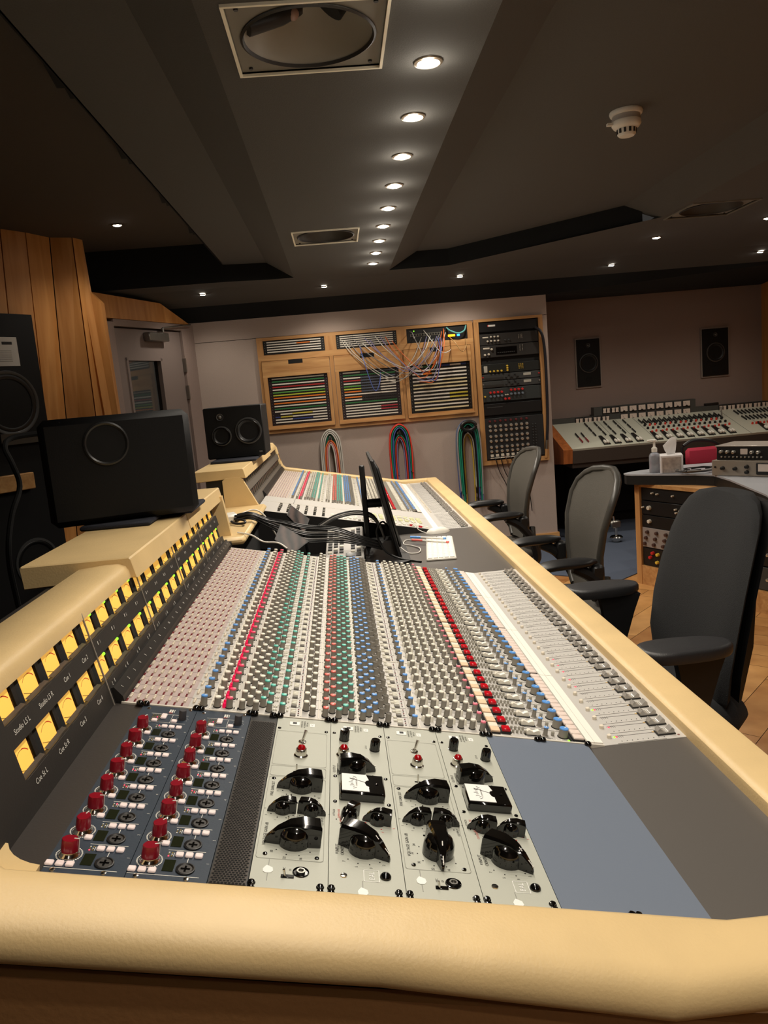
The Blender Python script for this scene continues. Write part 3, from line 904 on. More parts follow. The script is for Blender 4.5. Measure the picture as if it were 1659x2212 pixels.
KINDS = [
 ('white_capped_knob', g_knob(CAPW), [(.1175, 0, 1.1), (.1588, 0, 1), (.1705, o_, 1), (.182, 0, 1), (.2671, o_, 1), (.2787, 0, 1), (.4785, .005, 1), (.4985, .005, 1), (.518, .005, 1), (.538, .005, 1), (.558, .005, 1)]),
 ('blue_capped_knob', g_knob(CAPBLUE), [(.0949, 0, 1.1), (.3654, 0, 1), (.3765, o_, 1), (.3879, 0, 1), (.4547, 0, 1)]),
 ('pink_capped_knob', g_knob(CAPPINK), [(.1376, 0, 1.1)]),
 ('rose_capped_knob', g_knob(CAPROSE, .005), [(.575, 0, 1)]),
 ('teal_capped_knob', g_knob(CAPTEAL), [(.1928, o_, 1), (.2047, 0, 1), (.2268, 0, 1), (.3238, 0, 1), (.3349, o_, 1), (.3457, 0, 1)]),
 ('red_capped_knob', g_knob(CAPRED), [(.3008, 0, 1), (.3127, o_, 1)]),
 ('grey_knob', g_ring(), [(.3988, o_, 1), (.4095, 0, 1)]),
 ('large_blue_knob', g_knob(CAPBLUE, .0085, .0165, dome=.0008), [(.7205, .004, 1)]),
 ('slim_blue_knob', g_fin, [(.6885, .004, 1)]),
 ('red_button', g_box(.0145, .0165, .0095, REDB, BLACK, .0015), [(.6168, .004, 1)]),
 ('ivory_button', g_box(.0165, .0165, .006, IVORY, BLACK), [(.5975, .02, 1)]),
 ('peach_button', g_box(.0165, .0165, .0062, PEACH, BLACK), [(.5975, .002, 1)]),
 ('key_button', g_box(.0185, .0165, .0065, ROSYW, BLACK, .0015), [(.746, .0, 1), (.746, .0195, 1)]),
 ('rocker_switch', g_rocker, [(.666, .003, 1)]),
 ('magenta_button', g_clear, [(.1295, .0, 1), (.1295, .013, 1)]),
 ('routing_button', g_round(.0024, .0042, ROUTB), [(-.0291 + .01294 * k + .001, d, 1) for k in range(8) for d in (.005, .0112, .0174)] + [(.0777, d, 1) for d in (.006, .0122, .0184)] + [(.0866, d, .8) for d in (-.004, .003, .009)]),
 ('routing_lamp', g_box(.0036, .0026, .0016, ROUTR), [(-.0291 + .01294 * k - .0015, d, 1) for k in range(8) for d in (-.01, -.0055, -.001)]),
 ('bar_button', g_box(.0095, .0032, .0042, CAPW), [(u, d, 1) for u in (.2459, .4306) for d in (-.002, .0045, .011)]),
 ('grey_bar_button', g_box(.0095, .0062, .0038, mat('bar_grey', (116, 112, 106), .5)), [(u, -.0115, 1) for u in (.2459, .4306)]),
 ('white_push_button', g_round(.0033, .0095, CAPW), [(.488, .02, 1), (.508, .02, 1), (.5275, .02, 1), (.5475, .02, 1), (.5655, .02, 1), (.473, .02, 1)]),
 ('small_white_button', g_box(.0034, .0034, .0035, CAPW), [(u, d, 1) for u in (.2125, .2165, .2357, .296, .3536, .3604, .4216, .4245, .109, .124) for d in (.006, .02)]),
 ('small_grey_button', g_box(.0042, .0036, .006, mat('button_grey', (168, 164, 152), .5)), [(u, d, 1) for u in (.6308, .638, .6452, .6515) for d in (.004, .019)] + [(.7023, .006, 1.3)]),
]
def place(name, g, pos, lodfar=2, cap=100):
    """the nearest hundred as parts of their own, the rest as one part"""
    me = MB(); g(me, Matrix.Identity(4), 0); me = me.mesh(name)
    pos = sorted(pos, key=lambda p: (p.translation - V((.366, -.78, 1.36))).length)
    for M in pos[:cap]:
        inst(name, me, con, M)
    if pos[cap:]:
        mb = MB()
        for M in pos[cap:]:
            g(mb, M, 1 if M.translation.y < 1.9 else lodfar)
        put(name, mb, con, kind='stuff')
for name, g, cols in KINDS:
    pos = []
    for sec in (NEAR0, FAR0):
        for c in range(32):
            v = chv(c) - NEAR0 + sec
            for u, d, s in cols:
                pos.append(MS @ T(u, v + d - .006, 0) @ Matrix.Scale(s, 4))
    place(name, g, pos)
place('fader_cap', g_fader, [T(.889, v, ZF) for v in FCH] + [T(.888 if k % 3 else .885, v - NEAR0 + FAR0, ZF) for k, v in enumerate(FCH)] + [T(.888, 2.64 + .04 * k, ZF) for k in range(11)], 1)
g = lambda mb, M, lod: (mb.lathe([(.0042, 0), (.0042, .0055), (.003, .0065)], 8, ROUTB, M))
place('fader_button', g, [T(.79, v + .004, ZF) for v in FCH + [v - NEAR0 + FAR0 for v in FCH]], 1)
random.seed(3)
g = lambda mb, M, lod: mb.box(-.0016, .0016, -.0018, .0018, 0, .0008, LEDR, M)
place('red_led', g, [T(.803, v + .0035, ZF) for c, v in enumerate(FCH) if c in (0, 1, 3, 6, 7, 8, 9, 10)], 1)
g = lambda mb, M, lod: mb.box(-.0016, .0016, -.0018, .0018, 0, .0008, LEDG, M)
place('green_led', g, [T(.799, v + .0035, ZF) for c, v in enumerate(FCH) if c in (0, 3)] + [MS @ T(.7275, .4605, 0)], 1)
g = lambda mb, M, lod: mb.lathe([(.0062, 0), (.006, .0028), (.0035, .0055), (.0012, .006)], 14, BLACKG, M)
place('cap_screw', g, [MS @ T(u, .4495 + d, .002) for u, d in ((-.006, 0), (.004, 0), (.086, 0), (.094, 0), (.175, 0), (.183, 0), (.214, 0), (.225, 0), (.306, 0), (.317, 0), (.394, 0), (.405, 0), (.484, 0), (.494, 0), (.572, 0), (.583, 0), (.668, -.001), (.677, -.001), (.757, -.002))], 1)

# --- master section between the two banks of strips
mb = MB(MS)
mb.box(-.037, .7895, 2.597, 3.083, -.02, 0, SILVER)
mb.box(-.037, .79, 2.592, 2.5975, -.17, .0006, mat('master_face', (30, 28, 27), .5))
mb.box(-.035, .76, 2.90, 2.902, 0, .001, TRIMW); mb.box(.11, .112, 2.9, 3.08, 0, .001, SILVERD)
mb.box(-.036, .74, 2.598, 2.603, 0, .001, TRIMW)
put('master_panel', mb, con, smooth=0)
pos = []; posk = []; posb = []; posy = []
for k in range(22):
    posb.append(MS @ T(.30 + k * .0205, 2.625 + (.02 if k % 3 else 0), 0))
for k in range(12):
    for r in range(2): posb.append(MS @ T(.30 + k * .036, 2.672 + r * .026, 0))
for k in range(6):
    for r in range(4): posk.append(MS @ T(.06 + k * .04, 2.64 + r * .05, 0))
for k in range(9):
    for r in range(4): posy.append(MS @ T(.47 + k * .03, 2.74 + r * .035, 0))
place('master_button', g_box(.013, .011, .006, CAPW), posb, 1)
place('master_knob', g_knob(KGREY, .006, .016, body=mat('master_knob_dark', (70, 68, 64), .5)), posk, 1)
place('pale_master_button', g_box(.02, .016, .006, mat('button_pale_yellow', (226, 222, 178), .5)), posy, 1)
place('red_master_button', g_box(.016, .014, .007, REDB), [MS @ T(u, v, 0) for u, v in ((.70, 2.622), (.66, 2.632), (.46, 2.625))], 1)
place('red_master_lamp', g_round(.006, .004, LEDR), [MS @ T(-.012, 2.615, 0)], 1)
# ================================================================== rack units set in the near bay (u across, v along)
U1 = .04445
R90 = Rz(PI / 2)
NAVY = mat('unit_navy', (44, 56, 70), .5, bump=.05, scale=300)
CHG = mat('unit_grey_green', (186, 188, 176), .5, .05, bump=.03, scale=400)
BAK = mat('bakelite', (10, 9, 8), .1, coat=.6)
REDK = mat('knob_dark_red', (140, 14, 34), .25, coat=.4)
BTNW = mat('button_lit_white', (244, 226, 222), .4, emit=.12)
WIN = mat('window_dark', (34, 38, 24), .12)
JEWEL = mat('jewel_red', (168, 8, 18), .08, coat=1.)
PLW = mat('plate_white', (244, 244, 240), .5)
GREYK = mat('knob_slate', (64, 64, 68), .5)

def g_redknob(ang):
    def g(mb, M):
        mb.lathe([(.0118, 0), (.0116, .0012), (.0092, .0030), (.0086, .0052)], 20, CHROME, M)
        n = 24; rows = []
        for h, k in ((.005, 1.), (.018, .94), (.0195, .88)):
            row = []
            for j in range(n):
                a = 2 * PI * j / n
                r = .0088 * k * (1 + .13 * math.cos(2 * (a - ang)) ** 3)
                row.append((r * math.cos(a), r * math.sin(a), h))
            rows.append(row)
        k = MB(M); k.grid(rows, REDK, closed=True)
        mb.v += [] ; base = len(mb.v); mb.v += [mb.M @ p for p in k.v]; i = mb.mi(REDK)
        for f in k.f: mb.f.append(tuple(base + a for a in f)); mb.m.append(i)
        mb.box(.0045, .0102, -.0006, .0006, .0196, .0201, INKW, M @ Rz(ang)); mb.box(.0098, .0104, -.0006, .0006, .006, .0198, INKW, M @ Rz(ang))
    return g
def preamp(u0, label, angs):
    t = thing('microphone_preamp', label, 'rack unit', MS @ T(u0, 0, 0), 'navy preamps in the console bay')
    L = lambda u, v, w=0: MS @ T(u0 + u, v, w)
    mb = MB(L(0, 0)); mb.box(.0004, .0885, -.014, .4485, -.02, .0008, NAVY); put('panel', mb, t, smooth=0)
    mk = MB(L(0, 0, .0009))       # white printing
    def ln(a, b, c, d): mk.box(a, b, c, d, 0, .0002, INKW)
    for k in range(8):
        v = .0468 * k
        ln(.044 if k else .0006, .079, v + .0075 - .0004, v + .0075 + .0004) if k == 0 else ln(.036, .079, v + .0078, v + .0086)
        for j in range(34):
            a = 2 * PI * j / 34
            mk.box(-.0008, .0008, -.0008, .0008, 0, .0003, INKW, T(.0195 + .0138 * math.cos(a), .033 + v + .0138 * math.sin(a), 0))
        mk.text(str(k + 1), .0045, INKW, T(.0845, .033 + v, .0002) @ R90)
        ln(.061, .0618, v + .033, v + .041)
        ln(.0435, .0442, v + .043, v + .05)
        for r in range(3):
            for c in range(2): mk.box(.0375 + c * .0035, .039 + c * .0035, v + .0425 + r * .0032, v + .0442 + r * .0032, 0, .0006, LEDR if (r + c + k) % 5 == 0 else mat('led_amber_dim', (150, 130, 60), .4) if (r + c) % 2 else INKW)
    ln(.02, .079, .4195, .4203); ln(.02, .079, .389, .3896); ln(.0545, .055, .3896, .4195)
    for a, b in ((.046, .0485), (.0495, .052), (.0535, .0545)): mk.box(a, b, .428, .439, 0, .0003, INKW)
    mk.box(.046, .052, .4255, .4268, 0, .0003, INKR)
    for j in range(8):
        a = PI * (-.2 + j * .2); mk.box(-.0004, .0004, -.0004, .0004, 0, .0003, INKW, T(.0715 + .009 * math.cos(a), .407 + .009 * math.sin(a), 0))
    for r in range(4):
        for c in range(4):
            mk.box(.024 + c * .0036, .0258 + c * .0036, .394 + r * .006, .3958 + r * .006, 0, .0006, LEDR if (r * c) % 3 == 1 else mat('led_amber_dim', (150, 130, 60), .4))
    put('printing', mk, t, kind='stuff', smooth=0)
    for k in range(8):
        mb = MB(); g_redknob(angs[k])(mb, L(.0195, .033 + .0468 * k, .0008)); put('red_knob', mb, t, smooth=50)
    jm = MB(); jm.lathe([(.0108, 0), (.0106, .0016), (.0092, .002), (.0078, .0008), (.0078, -.0)], 24, BLACK)
    jm.cyl((0, 0, 0), (0, 0, .001), .0078, mat('socket_grey', (70, 68, 66), .4), n=20)
    jm.box(-.0052, .0052, -.0012, .0012, .001, .0016, BLACKG); jm.box(-.0012, .0012, -.0052, .0052, .001, .0016, BLACKG)
    jm = jm.mesh('jack_socket')
    bt = MB(); bt.rbox(-.0044, .0044, -.0040, .0040, 0, .0034, BTNW, .001); bt = bt.mesh('square_button')
    wn = MB(); wn.box(-.0062, .0062, -.0105, .0105, 0, .0006, WIN); wn = wn.mesh('display_window')
    for k in range(8):
        v = .0468 * k
        inst('jack_socket', jm, t, L(.0617, .0205 + v, .0008)); inst('display_window', wn, t, L(.0425, .0255 + v, .0008))
        for u in (.0505, .0615, .0725): inst('square_button', bt, t, L(u, .0455 + v, .0008))
        inst('square_button', bt, t, L(.0305, .0655 + v if k < 7 else .3925, .0008))
    for u in (.0045, .0155, .0265): inst('square_button', bt, t, L(u, .0135, .0008))
    for u, v in ((.042, .405), (.042, .413), (.061, .3945)): inst('square_button', bt, t, L(u, v, .0008))
    mb = MB(); mb.lathe([(.0062, 0), (.0058, .014), (.005, .0155)], 16, GREYK, L(.0715, .407, .0008)); put('grey_knob', mb, t)
    sc = MB(); sc.lathe([(.0034, 0), (.003, .0014), (.001, .002)], 12, CHROME); sc = sc.mesh('screw')
    for u, v in ((.0115, .003), (.066, .003), (.012, .437), (.078, .443)): inst('screw', sc, t, L(u, v, .0008))
    return t
preamp(0, 'navy preamp with eight dark red knobs beside the meter bridge', [0, 1.3, 0.1, 1.4, 0.4, 1.35, .1, 1.1])
preamp(2 * U1, 'navy preamp with eight dark red knobs beside the black perforated panel', [.3, 1., .2, 1.2, .1, 1.3, .8, 1.2])

# perforated vent panel
t = thing('vent_panel', 'narrow black perforated vent panel between navy and grey rack units', 'rack panel', MS @ T(4 * U1, 0, 0))
mb = MB(MS @ T(4 * U1, 0, 0)); mb.box(.0005, .0439, -.014, .4485, -.02, .0006, BLACK); put('panel', mb, t, smooth=0)
mb = MB(MS @ T(4 * U1, 0, .0007)); PERF = mat('perforated_edge', (78, 72, 66), .3, .5); HOLE = mat('perforation_black', (4, 4, 4), .9)
mb.box(.002, .0425, .0, .425, 0, .0008, PERF)
for r in range(112):
    for c in range(10):
        x = .0042 + c * .0040 + (.0020 if r % 2 else 0)
        if x > .0415: continue
        mb.lathe([(.00185, .0009), (.0017, .0010)], 6, HOLE, T(x, .0018 + r * .00378, 0))
put('perforated_mesh', mb, t, kind='stuff', smooth=0)

def chicken(Lh, h, ang, line=True):
    """pointer knob: domed base, block tail, sharp nose along +x"""
    mb = MB(Rz(ang)); r = Lh * .29
    mb.lathe([(r, 0), (r, h * .3), (r * .96, h * .55), (r * .8, h * .75), (r * .45, h * .88), (.0005, h * .92)], 24, BAK)
    sec = []
    for x, w, zt in ((-.46, .17, .86), (-.44, .18, .95), (-.15, .17, 1.04), (.1, .12, .98), (.32, .07, .72), (.5, .03, .34), (.54, .02, .12)):
        w *= Lh; x *= Lh; z = zt * h; b = min(w, z) * .3
        sec.append([(x, -w, 0), (x, -w, z - b), (x, -w + b * .7, z), (x, w - b * .7, z), (x, w, z - b), (x, w, 0)])
    mb.grid(sec, BAK, closed=True)
    if line:
        mb.box(Lh * .3, Lh * .53, -.0007, .0007, h * .3, h * .36, INKW, Matrix.Identity(4))
        mb.add([(Lh * .2, -.0007, h * .9), (Lh * .2, .0007, h * .9), (Lh * .54, .0007, h * .3), (Lh * .54, -.0007, h * .3)], [(0, 1, 2, 3)], INKW)
    return mb.mesh('pointer_knob', 28)
def printed(mk, cx, cy, r, a0, a1, labels, s=.0048, m=INK):
    for i, lb in enumerate(labels):
        a = a0 + (a1 - a0) * i / max(1, len(labels) - 1)
        mk.cyl((cx + r * math.cos(a), cy + r * math.sin(a), 0), (cx + r * math.cos(a), cy + r * math.sin(a), .0003), .0009, m, n=8)
        if lb: mk.text(lb, s, m, T(cx + (r + .007) * math.cos(a), cy + (r + .007) * math.sin(a), .0003) @ R90)
def outline(mk, u0, u1, v0, v1, m, w=.0005, c=.004):
    pts = []
    for (x, y, a0) in ((u1 - c, v1 - c, 0), (u0 + c, v1 - c, 90), (u0 + c, v0 + c, 180), (u1 - c, v0 + c, 270)):
        for k in range(5):
            a = math.radians(a0 + k * 22.5); pts.append(((x + c * math.cos(a)), (y + c * math.sin(a))))
    n = len(pts); cx = (u0 + u1) / 2; cy = (v0 + v1) / 2
    inn = [(p[0] - w * (1 if p[0] > cx else -1), p[1] - w * (1 if p[1] > cy else -1)) for p in pts]
    mk.add([(p[0], p[1], .0003) for p in pts] + [(p[0], p[1], .0003) for p in inn], [(k, (k + 1) % n, n + (k + 1) % n, n + k) for k in range(n)], m)
def emblem(mk, u, v):
    mk.box(u - .0005, u + .0005, max(v - .02, -.012), v + .02, 0, .0002, mat('print_grey', (150, 150, 142), .6))
    mk.prism([(u - .006, v + .001), (u - .0055, v - .004), (u - .002, v - .0065), (u + .003, v - .006), (u + .006, v - .002), (u + .005, v + .004), (u + .001, v + .0065), (u - .002, v + .008), (u - .004, v + .005)], .0002, .0005, PLW)
def toggles(t, L, lst):
    for u, v, s, slot in lst:
        mb = MB(L(u, v, .0008))
        if slot:
            mb.rbox(-.007, .007, -.0016, .0016, 0, .0006, BLACKG, .0003)
            mb.tube([(-.002, 0, 0), (-.003, .001, .011)], .0012, CHROME, 8)
        else:
            mb.lathe([(.0065, 0), (.006, .0012), (.0035, .0015), (.003, .004)], 18, CHROME)
            mb.tube([(0, 0, .002), (.004, .003, .018)], .002, CHROME, 10, rs=[.0016, .0028])
        put('toggle_switch', mb, t)
def head(mk, t, L, pts):
    for k in range(3): mk.text(('POWER LINE', 'AC MAINS IN', 'OFF ON')[k], .0042, INK, T(.041 + k * .0045, .428, .0003) @ R90)
    mk.box(.0545, .062, .421, .4325, 0, .0003, PLW); mk.text('AC', .005, mat('print_grey', (150, 150, 142), .6), T(.058, .427, .0004) @ R90)
    mb = MB(L(.029, .4275, .0008)); mb.rbox(-.0085, .0085, -.0065, .0065, 0, .0012, PLW, .0006); mb.box(-.003, .0035, -.0025, .003, .0012, .002, BLACK); put('power_switch', mb, t)
    sc = MB(); sc.lathe([(.0030, 0), (.0026, .0012), (.001, .0016)], 10, BLACKG); sc = sc.mesh('screw')
    for u, v in pts: inst('screw', sc, t, L(u, v, .0008))
    rs = MB(); rs.lathe([(.0046, 0), (.0046, .0008), (.0036, .001), (.0034, .003), (.001, .0038)], 14, BLACKG); rs = rs.mesh('rack_screw')
    for u, v in ((.0035, .006), (.08, .006), (.0035, -.003), (.08, -.003)): inst('rack_screw', rs, t, L(u, v, .0008))
def jewel(t, L, u, v):
    mb = MB(L(u, v, .0008)); mb.lathe([(.0108, 0), (.0106, .0015), (.0085, .003), (.0084, .0095), (.0076, .0118), (.006, .0124)], 22, CHROME, caps=True); j = put('lamp_holder', mb, t)
    mb = MB(L(u, v, .0008)); mb.lathe([(.0064, .0118), (.0062, .0142), (.0042, .017), (.0005, .018)], 18, JEWEL); put('jewel_lamp', mb, j, label='red jewel lamp')
def preampg(u0, label, big):
    t = thing('tube_preamp', label, 'rack unit', MS @ T(u0, 0, 0), 'grey preamps in the console bay')
    L = lambda u, v, w=0: MS @ T(u0 + u, v, w)
    mb = MB(L(0, 0)); mb.box(.0004, .0885, -.015, .4485, -.02, .0008, CHG); put('panel', mb, t, smooth=0)
    mk = MB(L(0, 0, .0009)); G = mat('print_line_grey', (130, 130, 120), .6)
    outline(mk, .003, .083, .284, .398, G); outline(mk, .003, .083, .251, .281, G); outline(mk, .003, .083, .053, .2485, G)
    mk.text('FINE GAIN SET', .0058, INK, T(.010, .214, .0003) @ R90); mk.text('VOLTAGE GAIN dB', .0058, INK, T(.010, .104, .0003) @ R90)
    mk.text('-20dB', .0045, INK, T(.052, .268, .0003) @ R90); mk.text('OUTPUT', .0045, INK, T(.08, .14, .0003) @ R90)
    printed(mk, .0486, .219, .026, math.radians(200), math.radians(320), ['1', '2', '3', '4', '5', '6'])
    printed(mk, .0466, .088, .026, math.radians(150), math.radians(320), ['34', '32', '30', '22', '16', ''])
    printed(mk, .0275, .158, .0165, math.radians(170), math.radians(330), ['0', '5', '1', '2', '3'], .004)
    printed(mk, .0647, .158, .0165, math.radians(210), math.radians(360), ['L', '0', '1', '2'], .004)
    emblem(mk, .0197, .032); mk.text('MIC', .0038, INK, T(.038, .035, .0003) @ R90); mk.text('DI', .0038, INK, T(.045, .034, .0003) @ R90)
    put('printing', mk, t, smooth=0)
    head(mk, t, L, [(.0055, .407), (.0815, .406), (.0096, .242), (.076, .242), (.0136, .062), (.075, .060)]) if False else None
    hk = MB(L(0, 0, .0009)); head(hk, t, L, [(.0055, .407), (.0815, .406), (.0096, .242), (.076, .242), (.0136, .062), (.075, .060)]); put('header_printing', hk, t, smooth=0)
    toggles(t, L, [(.0445, .364, 1, 0), (.0424, .266, 1, 1), (.0394, .181, 1, 1), (.0392, .127, 1, 1)])
    jewel(t, L, .044, .317)
    for u, v, Lk, h, a in ((.0486, .221, .062, .025, 186), (.0275, .158, .037, .019, 186), (.0647, .158, .037, .019, -12), (.0466, .090, .068, .028, big)):
        inst('pointer_knob', chicken(Lk, h, math.radians(a), a != 186), t, L(u, v, .0008))
    mb = MB(L(.0573, .031, .0008)); mb.lathe([(.0098, 0), (.0094, .0012), (.0086, .0014), (.0084, .0002)], 26, BLACKG); mb.lathe([(.005, .0004), (.005, .003), (.0032, .003), (.003, .0006)], 18, STEEL); put('input_jack', mb, t)
    mb = MB(L(.0425, .0215, .0008)); mb.rbox(-.0075, .0075, -.003, .003, 0, .0012, BLACKG, .0005); mb.tube([(-.003, 0, .001), (-.005, .001, .008)], .0014, CHROME, 8); put('slide_switch', mb, t)
    return t
def comp(u0, label, a_small, a_big):
    t = thing('tube_compressor', label, 'rack unit', MS @ T(u0, 0, 0), 'grey compressors in the console bay')
    L = lambda u, v, w=0: MS @ T(u0 + u, v, w)
    mb = MB(L(0, 0)); mb.box(.0004, .0885, -.015, .4485, -.02, .0008, CHG); put('panel', mb, t, smooth=0)
    mk = MB(L(0, 0, .0009))
    mk.text('OUTPUT', .0055, INK, T(.006, .285, .0003) @ R90); mk.text('ATTENUATOR', .0055, INK, T(.012, .285, .0003) @ R90)
    mk.text('INPUT', .0058, INK, T(.010, .085, .0003) @ R90); mk.text('CONTROL', .0058, INK, T(.0165, .085, .0003) @ R90)
    mk.text('ATTACK', .0042, INK, T(.006, .165, .0003) @ R90)
    for k, (w, m) in enumerate((('SUPER FUSE', INKR), ('HOLD', INKR), ('CUTOUT', INKR))): mk.text(w, .0042, m, T(.0125 + k * .002, .163 - .013 * k, .0003) @ R90)
    printed(mk, .0375, .281, .0265, math.radians(250), math.radians(375), ['', '', '', '', ''])
    printed(mk, .0435, .083, .028, math.radians(195), math.radians(310), ['8', '7', '5', '3', '2'])
    printed(mk, .0636, .149, .0165, math.radians(190), math.radians(330), ['H', '6', '3', '5'], .004, INKR)
    printed(mk, .0255, .152, .0165, math.radians(190), math.radians(300), ['', '', '', ''], .004)
    mk.text('LO HI', .0045, INK, T(.056, .364, .0003) @ R90)
    outline(mk, .041, .0595, .023, .045, PLW, .0007, .0012); mk.text('BAL', .009, PLW, T(.0505, .034, .0003) @ R90)
    emblem(mk, .0395, .0035)
    put('printing', mk, t, smooth=0)
    hk = MB(L(0, 0, .0009)); head(hk, t, L, [(.0057, .406), (.081, .407), (.0075, .263), (.0815, .266), (.0075, .193), (.0815, .194)]); put('header_printing', hk, t, smooth=0)
    jewel(t, L, .0195, .330)
    for u, v in ((.0215, .384), (.0695, .357)):
        mb = MB(L(u, v, .0008)); n = 18
        mb.lathe([(.0082, 0), (.0082, .0012), (.0074, .0014), (.0072, .0165), (.0064, .018), (.0005, .0182)], n, BAK)
        for k in range(12):
            a = k * PI / 6; mb.box(.007, .0077, -.0007, .0007, .0015, .0155, BAK, Rz(a))
        put('fluted_knob', mb, t)
    for u, v, Lk, h, a in ((.0375, .283, .056, .025, 8), (.0255, .152, .038, .019, a_small), (.0636, .149, .038, .019, 172), (.0435, .085, .068, .028, a_big)):
        inst('pointer_knob', chicken(Lk, h, math.radians(a), True), t, L(u, v, .0008))
    mb = MB(L(0, 0, .0008)); mb.rbox(.0135, .0755, .196, .250, 0, .0135, BAK, .0022)
    me_ = put('panel_meter', mb, t)
    mb = MB(L(0, 0, .0146)); pts = [(.0155, .2005), (.0155, .247)] + [(.050, .247)] + [(.053, .235), (.0535, .2325), (.0495, .230), (.0475, .224), (.0495, .2165), (.0535, .2135), (.053, .2115), (.0535, .2005)]
    mb.prism(pts, -.0008, .0003, PLW)
    for k in range(9):
        a = math.radians(140 + k * 10); mb.box(.021, .0245 if k % 2 else .027, -.0003, .0003, .0003, .0006, INK, T(.052, .2235, 0) @ Rz(a))
    mb.text('COMPRESSION', .0032, INK, T(.036, .2235, .0004) @ R90)
    mb.tube([(.051, .2235, .0006), (.0265, .2345, .0006)], .0003, INK, 4)
    put('dial', mb, me_, smooth=0)
    mb = MB(L(.0645, .2235, .0146)); mb.lathe([(.0022, 0), (.0022, .0006), (.0005, .001)], 12, BLACKG); put('meter_screw', mb, me_)
    mb = MB(L(.0178, .0315, .0008)); mb.lathe([(.0044, 0), (.004, .001), (.0005, .0014)], 16, CHROME); mb.box(-.0036, .0036, -.0006, .0006, .001, .0017, INK); put('slotted_screw', mb, t)
    mb = MB(L(.0667, .0335, .0008)); mb.lathe([(.0068, 0), (.0066, .002), (.0045, .0045), (.0005, .006)], 20, BLACKG); put('push_button', mb, t)
    return t
preampg(5 * U1, 'grey rack unit with four pointer knobs beside the black vent panel', 186)
comp(7 * U1, 'grey rack unit with white faced meter between the two meterless grey units', 240, -35)
preampg(9 * U1, 'grey rack unit with one big pointer knob turned towards the near rim', -88)
comp(11 * U1, 'grey rack unit with white faced meter beside the plain blue grey panel', 178, -40)
t = thing('blanking_panel', 'plain blue grey blanking panel at the right end of the rack bay', 'rack panel', MS @ T(13 * U1, 0, 0))
mb = MB(MS); mb.box(13 * U1 + .0004, .7565, -.015, .4495, -.012, .0008, mat('blank_blue_grey', (116, 126, 142), .38, bump=.03, scale=400)); put('panel', mb, t, smooth=0)
mb = MB()
for u in (.66, .668): mb.lathe([(.0046, 0), (.0046, .0008), (.0034, .003), (.001, .0038)], 14, BLACKG, MS @ T(u, -.0015, .0008))
put('rack_screw', mb, t)
# ================================================================== loudspeakers on the bridge
SPKB = mat('speaker_black', (9, 9, 10), .6, bump=.05, scale=300, spec=.3)
CONE = mat('speaker_cone', (30, 30, 31), .55)
RUBBER = mat('speaker_surround', (12, 12, 12), .35)
DUST = mat('dust_cap', (92, 90, 86), .2)
SRING = mat('speaker_ring', (74, 74, 74), .4, .4)
YD = lambda x, y, z: frame((x, y, z), (1, 0, 0), (0, 0, 1), (0, -1, 0))      # facing the camera side (-y)
t = thing('loudspeaker', 'large black loudspeaker with one round port, on the near shelf of the meter bridge', 'loudspeaker', (-.22, 1.46, 1.09))
SM_ = T(-.016, 1.226, 0) @ Rz(.297)
mb = MB(SM_); mb.rbox(-.36, .0, .0, .30, 1.0905, 1.357, SPKB, .016); cab = put('cabinet', mb, t)
mb = MB(SM_ @ YD(-.207, .0, 1.288)); mb.lathe([(.0535, 0), (.054, .003), (.050, .0045), (.046, .002)], 40, mat('port_ring_dark', (34, 34, 34), .35), caps=False); mb.cyl((0, 0, .0004), (0, 0, .0012), .047, HOLE, n=36); put('port', mb, t)
mb = MB(SM_); mb.rbox(-.335, -.015, .30, .32, 1.11, 1.33, BLACKM, .004); put('rear_panel', mb, t)
PADM = mat('pad_navy', (34, 36, 46), .95, bump=.4, scale=300)
for (a, lb) in (((-.30, -.125, 1.135, 1.5), 'wide navy foam pad under the large black loudspeaker'), ((-.12, -.05, 1.29, 1.5), 'narrow navy foam pad under the right edge of the large black loudspeaker'), ((-.27, -.05, 2.95, 3.3), 'navy foam pad under the small loudspeaker with visible drivers')):
    mb = MB(); mb.rbox(a[0], a[1], a[2], a[3], 1.0775, 1.0895, PADM, .004)
    tag(put('speaker_pad', mb, org=(a[0], a[2], 1.0775)), lb, 'speaker pad')
t = thing('loudspeaker', 'small black loudspeaker with visible drivers on the far shelf of the meter bridge', 'loudspeaker', (-.16, 3.24, 1.09))
mb = MB(); mb.rbox(-.303, -.015, 3.10, 3.40, 1.0905, 1.345, SPKB, .006); mb.box(-.30, -.018, 3.097, 3.1, 1.094, 1.342, SPKB); put('cabinet', mb, t)
def driver(t, x, y, z, r, name='woofer', dome=.34, M=None):
    mb = MB(M or YD(x, y, z))
    mb.lathe([(r * 1.14, 0), (r * 1.13, .004), (r * 1.02, .005), (r, .001)], 36, SRING, caps=False)
    mb.lathe([(r * 1.02, .002), (r * .95, .006), (r * .86, .002)], 36, RUBBER, caps=False)
    mb.lathe([(r * .88, .003), (r * dome, -r * .3)], 36, CONE, caps=False)
    d = put(name, mb, t, smooth=60)
    mb = MB(M or YD(x, y, z)); mb.lathe([(r * dome * 1.05, -r * .29), (r * dome * .8, -r * .16), (r * dome * .4, -r * .09), (.0005, -r * .07)], 24, DUST, caps=False); put('dust_cap', mb, d, smooth=60)
    return d
driver(t, -.088, 3.095, 1.219, .058); driver(t, -.222, 3.095, 1.203, .043, 'midrange', .5)
mb = MB(YD(-.222, 3.096, 1.296)); mb.lathe([(.018, 0), (.017, .003), (.012, .001)], 24, SRING, caps=False); mb.sphere((0, 0, 0), .010, DUST, 16, 8); put('tweeter', mb, t)
mb = MB(); mb.box(-.045, -.03, 3.0955, 3.0975, 1.108, 1.116, mat('badge_grey', (90, 88, 84), .4)); put('badge', mb, t)
